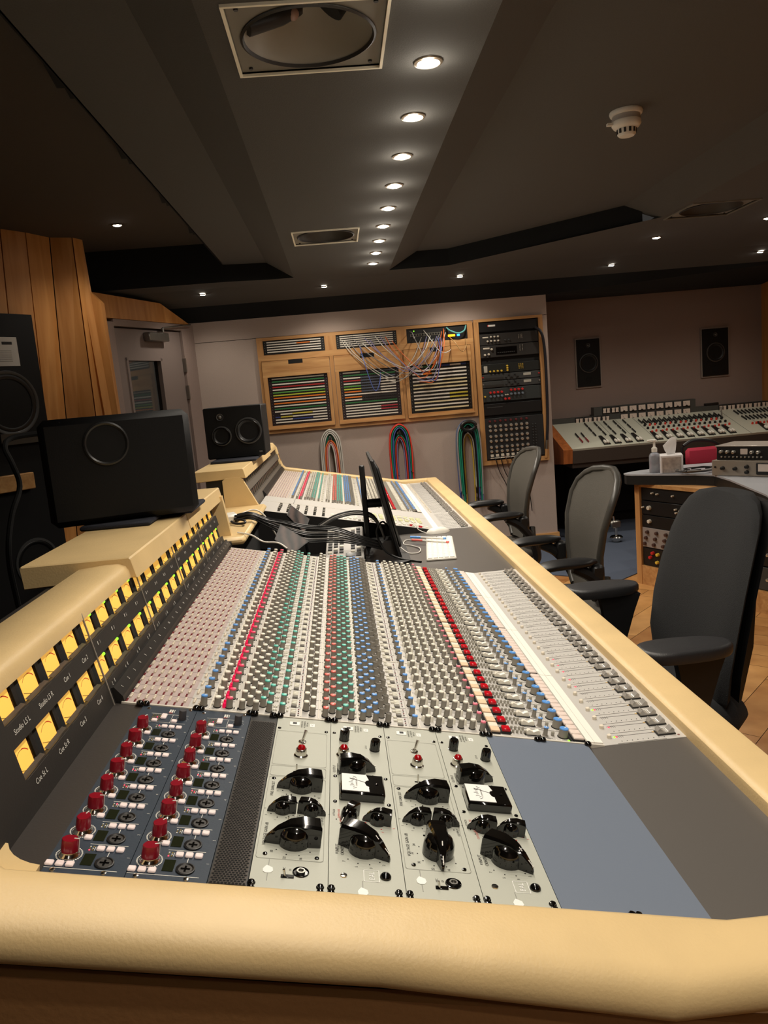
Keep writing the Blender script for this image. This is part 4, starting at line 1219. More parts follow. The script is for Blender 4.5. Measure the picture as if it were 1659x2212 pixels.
# power cable hanging behind the near bridge
mb = MB(); mb.tube(smoothpath([(-.42, 1.58, 1.302), (-.5, 1.62, 1.318), (-.6, 1.571, 1.315), (-.612, 1.527, 1.29), (-.6, 1.53, 1.24), (-.595, 1.545, 1.17), (-.605, 1.48, 1.09), (-.605, 1.42, .98), (-.6, 1.42, .83), (-.58, 1.42, .5), (-.56, 1.45, .02)], 6), .008, BLACKM, 8)
tag(put('speaker_cable', mb, org=(-.56, 1.45, .02)), 'black cable hanging down behind the large black loudspeaker', 'cable')

# ================================================================== main monitor in the left wall
fv = (wpt(3, 1.3) - wpt(2, 1.3)); fv.z = 0; fv.normalize()
MW = frame((-1.336, 3.75, 0), fv, (0, 0, 1))
MW.translation = V((-1.318, 3.745, 0)) + (MW.to_3x3() @ V((0, 0, .012)))
t = thing('wall_loudspeaker', 'tall black studio loudspeaker with round cones let into the left wood wall', 'loudspeaker', (MW @ V((-.3, 0, 0))))
mb = MB(MW); mb.box(-.62, 0, .06, 1.94, -.2, .03, SPKB); put('cabinet', mb, t)
for (x, z, r) in ((-.215, 1.462, .155), (-.20, .575, .12)):
    driver(t, 0, 0, 0, r, 'woofer', .74, MW @ T(x, z, .031))
mb = MB(MW); mb.rbox(-.30, -.118, 1.66, 1.815, .030, .033, mat('label_card', (196, 190, 182), .7), .001)
for k in range(6): mb.box(-.27, -.16, 1.685 + k * .011, 1.689 + k * .011, .033, .0335, mat('ink_grey', (150, 146, 140), .7))
mb.box(-.21, -.15, 1.775, 1.79, .033, .0336, INK)
put('label_card', mb, t, smooth=0)
mb = MB(MW); mb.box(-.32, -.01, 1.24, 1.30, .028, .06, mat('speaker_bracket', (70, 60, 48), .6)); put('bracket', mb, t, smooth=0)
mb = MB(MW); mb.rbox(-.40, -.165, .99, 1.08, .031, .07, OAKX, .004); put('wood_block', mb, t)

# ================================================================== centre desk: screen, keyboard, tablets, cables
t = thing('computer_monitor', 'black computer monitor seen edge on in the middle of the console', 'computer monitor', (.5, 2.3, .7165))
MMo = frame((.553, 2.10, .722), (0, 1, 0), (-.077, 0, .381))
mb = MB(MMo)
mb.grid([[(x, 0, -.002), (x, 0, .016), (x, .38, .012), (x, .386, .002), (x, .386, -.002)] for x in (0, .52)], BLACK, closed=True)
mb.grid([[(x, .04, .014), (x, .06, .026), (x, .33, .026), (x, .35, .013)] for x in (.05, .47)], BLACK)
mb = MB(MMo); mb.rbox(0, .48, 0, .388, -.010, .004, BLACK, .003); mb.rbox(.03, .45, .03, .355, .002, .016, BLACK, .008); put('screen_case', mb, t)
mb = MB(MMo); mb.box(.008, .512, .012, .38, .0040, .0046, BLACKG) if False else mb.box(.04, .44, .04, .345, .0158, .0164, BLACK); put('back_cover', mb, t, smooth=0)
mb = MB(); mb.rbox(.428, .450, 2.335, 2.375, .7237, 1.064, BLACK, .004, Matrix.Translation(V((.018, 0, 0))) @ Matrix.Shear('XZ', 4, (0, 0)) if False else Matrix.Identity(4)); put('stand_post', mb, t)
mb = MB(); mb.tube([(.44, 2.355, .905), (.525, 2.355, .905)], .018, BLACK, 10); put('stand_arm', mb, t)
mb = MB(); mb.prism([(.418, 2.22), (.42, 2.08), (.47, 2.02), (.545, 2.0), (.585, 2.03), (.59, 2.3), (.56, 2.45), (.42, 2.45)], .7175, .7235, BLACK); put('stand_base', mb, t)
# keyboard, mouse, pens
kbd = t = thing('keyboard', 'white computer keyboard lying on the dark desk in front of the screen', 'keyboard', (.69, 2.2, .7165))
KM = frame((.641, 2.008, .7168), (.108, -.012, 0), (-.008, .42, 0))
mb = MB(KM); mb.rbox(0, .112, 0, .415, 0, .009, WHITEP, .003); put('case', mb, t)
mb = MB(KM)
for r in range(5):
    for c in range(14): mb.rbox(.006 + r * .0205, .0225 + r * .0205, .006 + c * .0288, .0322 + c * .0288, .009, .0125, mat('key_white', (246, 244, 238), .4), .001)
put('keys', mb, t, kind='stuff')
mb = MB(T(.755, 2.555, .7165) @ Rz(.15)); rows = []
for k in range(9):
    a = -1 + 2 * k / 8; w = .030 * math.sqrt(max(.02, 1 - abs(a) ** 2.6)); h = .026 * math.sqrt(max(.03, 1 - abs(a) ** 2.2))
    rows.append([(a * .055, w * math.cos(b), h * max(0, math.sin(b)) + .0005) for b in [PI * j / 8 for j in range(9)]])
mouse = thing('computer_mouse', 'white computer mouse with thin cord at the far edge of the dark desk', 'computer mouse', (.755, 2.555, .7165)); mb.grid(rows, WHITEP, closed=True); put('shell', mb, mouse, smooth=60)
for (m, p, q, lb) in ((CAPBLUE, (.622, 2.43, .7335), (.752, 2.335, .7335), 'blue and white pen lying across the keyboard'), (CAPRED, (.622, 2.365, .7335), (.752, 2.255, .7335), 'red and white pen lying across the keyboard')):
    t = thing('pen', lb, 'pen', p)
    p, q = V(p), V(q); d = (q - p)
    mb = MB(); mb.cyl(p + d * .3, q, .004, WHITEP, n=8); put('barrel', mb, t)
    mb = MB(); mb.cyl(p, p + d * .32, .0047, m, n=8); mb.cyl(q, q + d * .06, .0046, m, n=8); put('cap', mb, t)
def cord(name, pts, r, m, label, cat='cable', group=None, n=6, k=6):
    pp = smoothpath(pts, k); mb = MB(); mb.tube(pp, r, m, n)
    return tag(put(name, mb, org=pp[0], smooth=60), label, cat, group)
WCORD = mat('cord_white', (226, 222, 214), .5)
BCORD = mat('cord_black', (16, 16, 16), .4)
GCORD = mat('cord_grey', (120, 116, 112), .45)
MC = ([(.70, 2.55, .722), (.672, 2.572, .735), (.662, 2.586, .755), (.65, 2.62, .765), (.62, 2.68, .775), (.59, 2.72, .775)])
mb = MB(); mb.tube(smoothpath(MC, 6), .0022, WCORD, 6); put('cord', mb, mouse, smooth=60)
KC = ([(.64, 2.40, .722), (.605, 2.44, .72), (.585, 2.36, .72), (.615, 2.31, .72), (.64, 2.24, .721), (.63, 2.17, .72), (.59, 2.16, .722), (.56, 2.2, .74)])
mb = MB(); mb.tube(smoothpath(KC, 6), .0026, WCORD, 6); put('cord', mb, kbd, smooth=60)
# two leaning glossy tablets
WAVYREFL = bpy.data.materials.new('tablet_glass_reflection'); WAVYREFL.use_nodes = True
nt = WAVYREFL.node_tree; b = nt.nodes['Principled BSDF']; b.inputs['Roughness'].default_value = .3; b.inputs['Specular IOR Level'].default_value = .25
w_ = nt.nodes.new('ShaderNodeTexWave'); w_.inputs['Scale'].default_value = 9; w_.inputs['Distortion'].default_value = 5; w_.inputs['Detail'].default_value = 3  # wavy reflections on the dark glass, painted into its colour
tc = nt.nodes.new('ShaderNodeTexCoord'); nt.links.new(tc.outputs['Object'], w_.inputs['Vector'])
r_ = nt.nodes.new('ShaderNodeValToRGB'); r_.color_ramp.elements[0].color = lin((22, 17, 17)) + (1,); r_.color_ramp.elements[1].color = lin((84, 66, 60)) + (1,)
nt.links.new(w_.outputs['Fac'], r_.inputs[0]); nt.links.new(r_.outputs[0], b.inputs['Base Color'])
def tablet(P, label, foot):
    """P: upper, left, lower, right corners of the glossy face"""
    a, b_, c, d = [V(p) for p in P]
    t = thing('tablet', label, 'tablet', foot)
    n = (b_ - a).cross(c - b_).normalized()
    if n.y > 0: n = -n
    mb = MB(); mb.add([a, b_, c, d, a - n * .008, b_ - n * .008, c - n * .008, d - n * .008], [(0, 1, 2, 3), (4, 7, 6, 5), (0, 4, 5, 1), (1, 5, 6, 2), (2, 6, 7, 3), (3, 7, 4, 0)], BLACK); put('case', mb, t, smooth=0)
    e = n * .0008; s = (a + b_ + c + d) / 4
    q = [s + (p - s) * .94 + e for p in (a, b_, c, d)]
    mb = MB(); mb.add(q, [(0, 1, 2, 3)], WAVYREFL); put('glass', mb, t, smooth=0)
    m_ = (a + d) / 2 - n * .01
    mb = MB(); mb.tube([m_ - V((0, 0, .01)), V((m_.x + .02, m_.y + .05, foot[2] + .004))], .006, BLACK, 8); mb.tube([(b_ + c) / 2 - n * .004, V(((b_.x + c.x) / 2, (b_.y + c.y) / 2, foot[2] + .004))], .006, BLACK, 8); put('stand', mb, t)
tablet([(.112, 2.06, .902), (.088, 2.02, .853), (.150, 2.0, .796), (.212, 2.04, .83)], 'near one of two leaning dark glossy tablets among the cables', (.14, 2.05, .665))
tablet([(.140, 2.32, .933), (.122, 2.28, .90), (.186, 2.25, .825), (.21, 2.29, .874)], 'far one of two leaning dark glossy tablets below the master section', (.16, 2.3, .665))
# silver controller with key grid
CM = frame((.262, 2.08, .745), (1, -.03, 0), (.03, .40, .055))
t = thing('studio_controller', 'low silver keypad box with rows of small keys beneath the cables', 'keypad', (.35, 2.25, .665))
mb = MB(CM); mb.rbox(0, .15, 0, .38, -.03, 0, SILVER, .004); mb.box(.01, .14, .01, .37, -.068, -.03, BLACKM); put('case', mb, t)
mb = MB(CM)
for r in range(9):
    for c in range(6):
        if c == 3: continue
        mb.rbox(.010 + c * .0225, .026 + c * .0225, .06 + r * .034, .078 + r * .034, 0, .005, mat('key_dark', (78, 78, 78), .5) if (r * 3 + c) % 4 else CAPW, .001)
put('keys', mb, t, kind='stuff')
mb = MB(CM); mb.rbox(.08, .14, .01, .05, 0, .003, BLACKG, .001); put('display', mb, t)
t = thing('power_adapter', 'flat black power brick lying in the console trough behind the near knobs', 'power adapter', (.03, 2.05, .665))
mb = MB(); mb.rbox(-.03, .09, 1.95, 2.25, .6655, .74, BLACK, .012); put('case', mb, t)
mb = MB(); mb.box(.02, .034, 1.949, 1.9498, .685, .725, LABEL); put('label_sticker', mb, t, smooth=0)
t = thing('plug_adapter', 'small white plug adapter with black strap on the beige link shelf', 'plug', (-.08, 2.12, .912))
mb = MB(T(-.085, 2.13, .912) @ Rz(.3)); mb.rbox(-.04, .035, -.03, .05, 0, .035, WHITEP, .008); put('case', mb, t)
mb = MB(); mb.tube(smoothpath([(-.06, 2.1, .93), (-.02, 2.06, .928), (-.015, 2.02, .924), (-.05, 2.05, .92), (-.07, 2.08, .925)], 5), .0045, BLACK, 8); put('strap', mb, t)
cord('charging_cord', [(-.06, 2.15, .935), (.0, 2.2, .945), (.04, 2.2, .92), (.075, 2.16, .86), (.12, 2.1, .80), (.2, 2.05, .76), (.3, 1.95, .74)], .003, WCORD, 'white charging cord arching from the shelf plug down to the tablets')
cord('headphone_cord', [(-.02, 1.86, .918), (.03, 1.83, .91), (.07, 1.82, .885), (.12, 1.80, .88), (.15, 1.79, .86)], .003, WCORD, 'short white cord behind the far end of the near knob bank')
random.seed(11)
for k in range(9):
    j = lambda s: random.uniform(-s, s)
    m = GCORD if k in (2, 5) else BCORD
    a, b = k % 3 - 1, k // 3 - 1
    o = lambda x, y, z, s: (x, y + a * .0105 * s, z + b * .0095 * s + a * .002)
    cord('desk_cable', [o(-.06, 2.11, .932, .9), o(.0, 2.11, .936, .9), o(.055, 2.125, .905, 1.2), (.115, 2.15 + a * .026, .872 + b * .022), (.2, 2.16 + a * .034, .838 + b * .027), (.31, 2.15 + a * .038, .826 + b * .022), (.40, 2.13 + a * .03, .80 + b * .012), (.485, 2.15 + a * .024, .765 + b * .010)],
         .0032, m, ('grey' if m is GCORD else 'black') + ' cable in the bundle crossing the console trough to the screen', 'cable', 'cables across the console trough')
for k in range(3):
    cord('screen_cable', [(.24, 2.42 - k * .03, .81 + k * .012), (.31, 2.44 - k * .03, .84 + k * .012), (.39, 2.45 - k * .03, .85 + k * .012), (.46, 2.40 - k * .03, .84 + k * .012), (.49, 2.28 - k * .02, .81 + k * .008), (.50, 2.2 - k * .02, .78 + k * .006)], .0038, GCORD if k == 1 else BCORD, ('grey' if k == 1 else 'black') + ' cable arching over the silver keypad box', 'cable', 'cables over the keypad')
cord('screen_cable', [(.54, 2.3, .78), (.5, 2.2, .85), (.47, 2.15, .82), (.49, 2.1, .76), (.54, 2.06, .73), (.60, 2.02, .72), (.62, 2.0, .72)], .004, BCORD, 'black cable looped round the foot of the screen stand')

# ================================================================== office chairs
MESHG = mat('chair_mesh_grey', (74, 70, 63), .8, bump=.5, scale=700)
FABB = mat('chair_fabric_black', (31, 32, 34), .95, bump=.4, scale=500)
CHB = mat('chair_black', (26, 26, 27), .38)
CHF = mat('chair_frame_grey', (62, 60, 56), .4)
def back_panel(rows, th, m, curve=.05, n=13):
    """rows: (z, x, half width); soft edged shell"""
    front = []; 
    for z, x, w in rows:
        r = []
        for j in range(n):
            s = -1 + 2 * j / (n - 1)
            e = (1 - abs(s) ** 6)
            r.append((x - curve * s * s * (w / .23) - 0, w * s, z, e))
        front.append(r)
    mb = MB(); g1 = []
    for r in front:
        loop = [(p[0] - th * .5 * p[3], p[1], p[2]) for p in r] + [(p[0] + th * .5 * p[3] + .001, p[1], p[2]) for p in r[::-1]]
        g1.append(loop)
    mb.grid(g1, m, closed=True)
    return mb, front
def base_star(t, M, h):
    mb = MB(M)
    for k in range(5):
        a = k * 2 * PI / 5 + .3
        mb.tube([(.03 * math.cos(a), .03 * math.sin(a), .13), (.3 * math.cos(a), .3 * math.sin(a), .075)], .022, CHB, 8, rs=[.03, .018])
    put('star_base', mb, t)
    for k in range(5):
        a = k * 2 * PI / 5 + .3
        mb = MB(M); x, y = .3 * math.cos(a), .3 * math.sin(a)
        mb.cyl((x, y - .022, .03), (x, y - .004, .03), .03, BLACK, n=14); mb.cyl((x, y + .004, .03), (x, y + .022, .03), .03, BLACK, n=14); mb.cyl((x, y, .03), (x, y, .08), .008, STEEL, n=8); put('caster', mb, t)
    mb = MB(M); mb.cyl((0, 0, .1), (0, 0, h), .025, BLACK, n=14); put('gas_column', mb, t)
def mesh_chair(x, y, rot, label, zoff=0., mat_=MESHG):
    M = T(x, y, 0) @ Rz(rot); t = thing('office_chair', label, 'office chair', M, 'grey office chairs')
    base_star(t, M, .4)
    mb = MB(M); rows = []
    for k in range(9):
        s = -1 + 2 * k / 8; xx = -.0 + s * .24; w = .25 * (1 - abs(s) ** 5 * .35)
        z = .44 + (.012 if s > -.5 else -.02 * (abs(s) - .5) * 4)
        rows.append([(xx, w * math.cos(a), z + (.025 if math.sin(a) > 0 else -.02) * min(1, abs(math.sin(a)) * 2.5)) for a in [2 * PI * j / 20 for j in range(20)]])
    mb.grid(rows, mat_, closed=True); put('seat', mb, t, smooth=60)
    prof = [(.50, .215, .13), (.53, .222, .165), (.6, .235, .19), (.68, .235, .20), (.78, .25, .222), (.87, .28, .235), (.92, .302, .222), (.95, .316, .185), (.97, .323, .13), (.978, .326, .06)]
    prof = [(z + zoff, x_ - .03, w) for z, x_, w in prof]
    mb, fr = back_panel(prof, .014, mat_, .045); mb.M = M; mb.v = [M @ p for p in mb.v]; bk = put('backrest', mb, t, smooth=60)
    mb = MB(M); edge = [V((p[0][0] + .004, p[0][1], p[0][2])) for p in fr] + [V((r[0] + .004, r[1], r[2])) for r in fr[-1][1:-1]] + [V((p[-1][0] + .004, p[-1][1], p[-1][2])) for p in fr[::-1]]
    mb.tube(edge, .014, CHF, 8); put('frame', mb, bk, smooth=60)
    for sy in (-1, 1):
        mb = MB(M); mb.tube(smoothpath([(.05, sy * .2, .38), (.16, sy * .2, .42), (.2, sy * .17, .5), (.212, sy * .13, .58)], 5), .018, CHF, 8); put('back_support', mb, t)
    for sy in (-1, 1):
        mb = MB(M); yy = sy * .232; rows = []
        for k in range(9):
            s = -1 + 2 * k / 8; w = .042 * (1 - abs(s) ** 4 * .7); hh = .02 * (1 - abs(s) ** 4 * .6)
            rows.append([(.02 + s * .125, yy + w * math.cos(a), .672 - .018 * max(0, -s) ** 2 + hh * math.sin(a)) for a in [2 * PI * j / 14 for j in range(14)]])
        mb.grid(rows, CHB, closed=True); ar = put('armrest', mb, t, smooth=60)
        mb = MB(M); mb.tube(smoothpath([(.06, yy, .655), (.13, yy * 1.02, .61), (.19, yy * 1.02, .52), (.2, yy, .42), (.1, yy * .85, .39)], 5), .022, CHB, 8); mb.rbox(.12, .17, yy - .022, yy + .022, .58, .66, CHB, .01); put('arm_support', mb, ar)
    return t
mesh_chair(1.115, 3.30, .0, 'grey mesh office chair by the cable bundles at the far console end', .0)
mesh_chair(1.115, 2.17, .0, 'grey mesh office chair between the far grey chair and the black chair', .0)
# black upholstered chair
BC = (1.125, 1.17); M = T(BC[0], BC[1], 0) @ Rz(.0)
t = thing('office_chair', 'black fabric office chair with flat broad armrests, nearest the camera', 'office chair', M)
base_star(t, M, .42)
mb = MB(M); rows = []
for k in range(11):
    s = -1 + 2 * k / 10; xx = -.04 + s * .24; w = .24 * (1 - abs(s) ** 5 * .3)
    rows.append([(xx, w * math.cos(a) * (1 if abs(math.cos(a)) < .8 else 1), .475 + .05 * math.copysign(min(1, abs(math.sin(a)) * 1.8), math.sin(a)) * (1 - abs(s) ** 6 * .5) - (.03 * max(0, -s - .5))) for a in [2 * PI * j / 24 for j in range(24)]])
mb.grid(rows, FABB, closed=True); put('seat', mb, t, smooth=60)
prof = [(.50, .150, .19), (.53, .147, .222), (.60, .148, .238), (.70, .165, .243), (.80, .188, .238), (.89, .214, .226), (.95, .235, .210), (.985, .248, .186), (1.008, .256, .15), (1.02, .261, .09)]
mb, fr = back_panel([(z, x_, w) for z, x_, w in prof], .05, FABB, .03, 17); mb.v = [M @ p for p in mb.v]; bk = put('backrest', mb, t, smooth=60)
mb, fr2 = back_panel([(z, x_ + .032, w * .97) for z, x_, w in prof[1:-1]], .02, CHB, .03, 11); mb.v = [M @ p for p in mb.v]; put('back_shell', mb, t, smooth=60)
mb = MB(M); rows = []
for z, x_, w in ((.36, .10, .05), (.45, .2, .05), (.6, .235, .05), (.78, .25, .045), (.86, .262, .03)):
    rows.append([(x_, -w, z), (x_ + .05, -w * .8, z), (x_ + .05, w * .8, z), (x_, w, z)])
mb.grid(rows, CHB, closed=True); put('back_spine', mb, t)
mb = MB(M); mb.rbox(-.1, .16, -.12, .12, .36, .43, CHB, .02); put('tilt_mechanism', mb, t)
for sy in (-1, 1):
    mb = MB(M); yy = sy * .282; pts = []
    for k in range(28):
        a = 2 * PI * k / 28; c_, s_ = math.cos(a), math.sin(a)
        pts.append((-.012 + .112 * math.copysign(abs(c_) ** .75, c_), yy + .048 * math.copysign(abs(s_) ** .8, s_) * (1.1 - .18 * c_)))
    cx, cy_ = -.012, yy
    rows = [[(cx + (p[0] - cx) * k, cy_ + (p[1] - cy_) * k, z) for p in pts] for k, z in ((.84, .690), (.96, .692), (1., .699), (1., .713), (.965, .7195), (.88, .722), (.5, .7235), (.05, .7238))]
    mb.grid(rows, mat('armrest_rubber', (44, 44, 46), .42, bump=.15, scale=400), closed=True); ar = put('armrest', mb, t, smooth=50)
    mb = MB(M); rows = []
    for z, a, b in ((.692, -.03, .095), (.64, -.02, .075), (.56, -.01, .05), (.42, .0, .05)):
        rows.append([(a, yy - .02 * sy - .014, z), (b, yy - .02 * sy - .014, z), (b, yy - .02 * sy + .014, z), (a, yy - .02 * sy + .014, z)])
    mb.grid(rows, CHB, closed=True); mb.rbox(-.02, .05, min(yy - .02 * sy, 0), max(yy - .02 * sy, 0), .39, .42, CHB, .01); put('arm_post', mb, ar)
# ================================================================== far wall: patchbay cabinet, rack tower
YF = 5.3
OAKC = wood('oak_cabinet', (174, 124, 74), (208, 162, 106), 'x')
OAKV = wood('oak_cabinet_upright', (174, 124, 74), (206, 158, 102), 'z')
def rectframe(mb, x0, x1, z0, z1, hx0, hx1, hz0, hz1, y0, y1, m, mv=None):
    mb.box(x0, x1, y0, y1, hz1, z1, m); mb.box(x0, x1, y0, y1, z0, hz0, m)
    mb.box(x0, hx0, y0, y1, hz0, hz1, mv or m); mb.box(hx1, x1, y0, y1, hz0, hz1, mv or m)
TOPS = [(-.163, .309), (.398, .868), (.945, 1.42)]
DOORS = [((-.19, .336), (-.153, .308)), ((.366, .886), (.398, .862)), ((.907, 1.437), (.938, 1.422))]
t = thing('patchbay_cabinet', 'oak wall cabinet with three patchbay doors on the far wall', 'cabinet', (.62, YF, 1.1))
mb = MB(); y0, y1 = YF - .022, YF - .0005
mb.box(-.21, 1.462, y0, y1, 1.808, 1.832, OAKC); mb.box(-.21, 1.462, y0, y1, 1.655, 1.70, OAKC); mb.box(-.21, 1.462, y0, y1, 1.098, 1.125, OAKC)
xs = [-.21, TOPS[0][0], TOPS[0][1], TOPS[1][0], TOPS[1][1], TOPS[2][0], TOPS[2][1], 1.462]
for a, b in zip(xs[::2], xs[1::2]): mb.box(a, b, y0, y1, 1.70, 1.808, OAKV)
xs = [-.21, DOORS[0][0][0], DOORS[0][0][1], DOORS[1][0][0], DOORS[1][0][1], DOORS[2][0][0], DOORS[2][0][1], 1.462]
for a, b in zip(xs[::2], xs[1::2]): mb.box(a, b, y0, y1, 1.125, 1.655, OAKV)
put('frame', mb, t, smooth=0)
for (d, h) in DOORS:
    mb = MB(); e = .003
    rectframe(mb, d[0] + e, d[1] - e, 1.125 + e, 1.655 - e, h[0], h[1], 1.158, 1.53, YF - .034, YF - .012, OAKC, OAKV)
    mb.box(d[0] + e, d[1] - e, YF - .046, YF - .034, 1.128, 1.140, OAKC)
    dr = put('cabinet_door', mb, t, smooth=0)
    c = (d[0] + d[1]) / 2
    mb = MB(); mb.rbox(c - .055, c + .055, YF - .036, YF - .033, 1.622, 1.652, BLACKM, .004); put('finger_pull', mb, dr)
LW = mat('strip_white', (226, 220, 208), .5)
COL = {'w': LW, 'g': mat('strip_green', (44, 112, 62), .5), 'r': mat('strip_red', (166, 36, 34), .5), 'o': mat('strip_orange', (226, 122, 36), .5), 'y': mat('strip_lime', (186, 196, 60), .5),
       'b': mat('strip_blue', (52, 66, 126), .5), 's': mat('strip_slate', (84, 92, 108), .5), 'k': mat('strip_black', (40, 36, 36), .5), 'G': mat('strip_light_green', (92, 158, 74), .5), 'c': mat('strip_cream', (222, 208, 168), .5), 'd': mat('strip_crimson', (172, 52, 62), .5), 'l': mat('strip_lemon', (206, 190, 70), .5)}
MAROON = mat('patchbay_maroon', (34, 18, 26), .5)
def patchbay(label, x0, x1, z0, z1, rows, side=BLACK):
    t = thing('patchbay', label, 'patchbay', ((x0 + x1) / 2, YF, z0), 'patchbays in the oak cabinet')
    mb = MB(); mb.box(x0 + .001, x1 - .001, YF - .011, YF - .003, z0 + .001, z1 - .001, side)
    n = len(rows); h = (z1 - z0 - .016) / n
    for i in range(n):
        z = z1 - .008 - (i + .5) * h
        for x in (x0 + .012, x1 - .012): mb.cyl((x, YF - .0135, z), (x, YF - .011, z), .0032, STEEL, n=6)
    put('panel', mb, t, smooth=0)
    for i, rw in enumerate(rows):
        zc = z1 - .008 - (i + .5) * h
        mb = MB(); a, b = x0 + .028, x1 - .028; 
        for s0, s1, c in rw:
            mb.box(a + (b - a) * s0 + .0006, a + (b - a) * s1 - .0006, YF - .0165, YF - .011, zc - .0012, zc + .0078 * h / .021, COL[c])
        put('label_strip', mb, t, smooth=0)
        mb = MB(); 
        mb.box(a, b, YF - .0125, YF - .011, zc - .0085, zc - .0014, mat('jack_row_black', (22, 20, 20), .4))
        for k in range(24):
            x = a + (b - a) * (k + .5) / 24
            mb.cyl((x, YF - .0135, zc - .005), (x, YF - .0124, zc - .005), .002, mat('jack_nickel', (96, 92, 86), .35, .8), n=6, caps=True)
        put('jack_row', mb, t, smooth=0)
W = [(0, 1, 'w')]
full = lambda c: [(0, 1, c)]
patchbay('patchbay with five white strips in the first upper opening of the oak cabinet', *TOPS[0], 1.70, 1.808, [W, [(0, .55, 'w'), (.55, .8, 'o'), (.8, 1, 'w')], W, W, W])
patchbay('grey patchbay full of cords in the middle upper opening of the oak cabinet', *TOPS[1], 1.70, 1.808, [[(0, .25, 'w'), (.25, .5, 'w'), (.5, .75, 'w'), (.75, 1, 'w')]] * 6)
D1 = [W, full('g'), W, full('r'), W, full('G'), full('y'), full('o'), W, full('o'), W, full('g'), W, [(.1, .33, 'w'), (.33, .72, 'l'), (.72, 1, 'w')], [(0, .1, 'b'), (.1, .33, 'l'), (.33, 1, 'w')], [(0, .33, 'w'), (.33, .72, 'b'), (.72, 1, 'w')], [(0, .5, 'w'), (.5, 1, 'w')]]
D2 = [[(0, .33, 'w'), (.33, 1, 's')], [(0, .66, 'g'), (.66, 1, 'g')], [(0, .33, 'w'), (.33, 1, 's')], [(0, .33, 'r'), (.33, .7, 's'), (.7, 1, 'w')], [(0, .33, 'w'), (.33, .7, 's'), (.7, 1, 'w')], [(0, .33, 'G'), (.33, .7, 's'), (.7, 1, 'w')], [(0, .33, 'y'), (.33, .7, 's'), (.7, 1, 'w')], [(0, .33, 'o'), (.33, .7, 's'), (.7, 1, 'w')], W, [(0, .33, 'o'), (.33, 1, 'k')], [(0, .33, 'w'), (.33, 1, 'k')], full('g'), W, [(0, .68, 'w'), (.68, 1, 'd')], [(0, .68, 'w'), (.68, 1, 'd')], W, W]
D3 = [[(0, .2, 'w'), (.2, .5, 'g'), (.5, .7, 'b'), (.7, .9, 'w'), (.9, 1, 'b')], W, [(0, .2, 'w'), (.2, .36, 'o'), (.36, 1, 'w')], W, [(0, .55, 'w'), (.55, 1, 'c')], full('c'), full('c'), W, [(0, .66, 'w'), (.66, 1, 'l')], [(0, .66, 'w'), (.66, 1, 'l')], full('c'), W, full('c')]
patchbay('patchbay of full length rainbow strips in the first cabinet door', *DOORS[0][1], 1.158, 1.53, D1, MAROON)
patchbay('patchbay with slate blue and two colour strips in the middle cabinet door', *DOORS[1][1], 1.158, 1.53, D2, MAROON)
patchbay('patchbay of mostly white strips in the third cabinet door', *DOORS[2][1], 1.158, 1.53, D3, BLACK)
# switch unit in the third upper opening
t = thing('network_switch', 'black switch with orange and blue lights in the third upper opening', 'network switch', (1.18, YF, 1.70))
mb = MB(); mb.box(TOPS[2][0] + .001, TOPS[2][1] - .001, YF - .011, YF - .002, 1.701, 1.807, BLACK); put('panel', mb, t, smooth=0)
mb = MB(); mb.box(.975, 1.24, YF - .014, YF - .011, 1.748, 1.768, mat('switch_grey', (110, 106, 96), .5))
put('port_row', mb, t, smooth=0)
pm = MB(); pm.box(-.007, .007, -.002, 0, -.006, .006, BLACKM); pm = pm.mesh('port')
for k in range(12): inst('port', pm, t, T(.99 + k * .0205, YF - .0142, 1.758))
for (x, m, w, nm) in ((1.268, mat('light_orange', (255, 150, 20), .4, emit=4.), .055, 'orange_light'), (1.338, mat('light_blue', (40, 120, 255), .4, emit=4.), .022, 'blue_light')):
    mb = MB(); mb.rbox(x, x + w, YF - .014, YF - .011, 1.726, 1.742, m, .003); put(nm, mb, t)
mb = MB(); mb.sphere((1.005, YF - .012, 1.79), .004, LEDG, 8, 5); put('green_light', mb, t)

# rack tower
t = thing('rack_tower', 'tall oak framed equipment rack at the right end of the far wall', 'equipment rack', (1.74, YF, .7))
mb = MB(); rectframe(mb, 1.47, 2.012, .700, 1.836, 1.508, 1.978, .735, 1.815, YF - .03, YF - .0005, OAKC, OAKV); put('frame', mb, t, smooth=0)
mb = MB(); mb.box(1.508, 1.978, YF - .004, YF - .001, .735, 1.815, BLACKM); put('back_panel', mb, t, smooth=0)
def unit(label, z0, z1, m, name='rack_unit', y=YF - .02):
    t = thing(name, label, 'rack unit', (1.743, YF, z0), 'units in the far rack tower')
    mb = MB(); mb.rbox(1.510, 1.976, y, YF - .0045, z0 + .001, z1 - .001, m, .002)
    put('panel', mb, t); 
    return t
def knobs(t, pts, r, m, name='knob', h=.014, y=YF - .02):
    me = MB(frame((0, 0, 0), (1, 0, 0), (0, 0, 1), (0, -1, 0))); me.lathe([(r, 0), (r * .9, h), (r * .4, h * 1.1)], 10, m); me = me.mesh(name)
    for x, z in pts: inst(name, me, t, T(x, y, z))
KW = mat('knob_ivory', (210, 202, 186), .4); KS = mat('knob_silver', (206, 202, 192), .25, .7); KY = mat('knob_yellow', (226, 190, 70), .4); KR = mat('knob_red', (204, 44, 42), .4); KB = mat('knob_blue_grey', (110, 122, 134), .4)
EQ = mat('unit_charcoal', (46, 44, 42), .5); EQ2 = mat('unit_grey_dark', (60, 62, 62), .5)
x0 = 1.51
tt = unit('plain black unit with one pale badge at the top of the rack tower', 1.735, 1.812, BLACK)
mb = MB(); mb.rbox(1.585, 1.64, YF - .022, YF - .0195, 1.775, 1.789, PLW, .001); mb.box(1.58, 1.586, YF - .022, YF - .0195, 1.775, 1.789, CAPRED); put('badge', mb, tt)
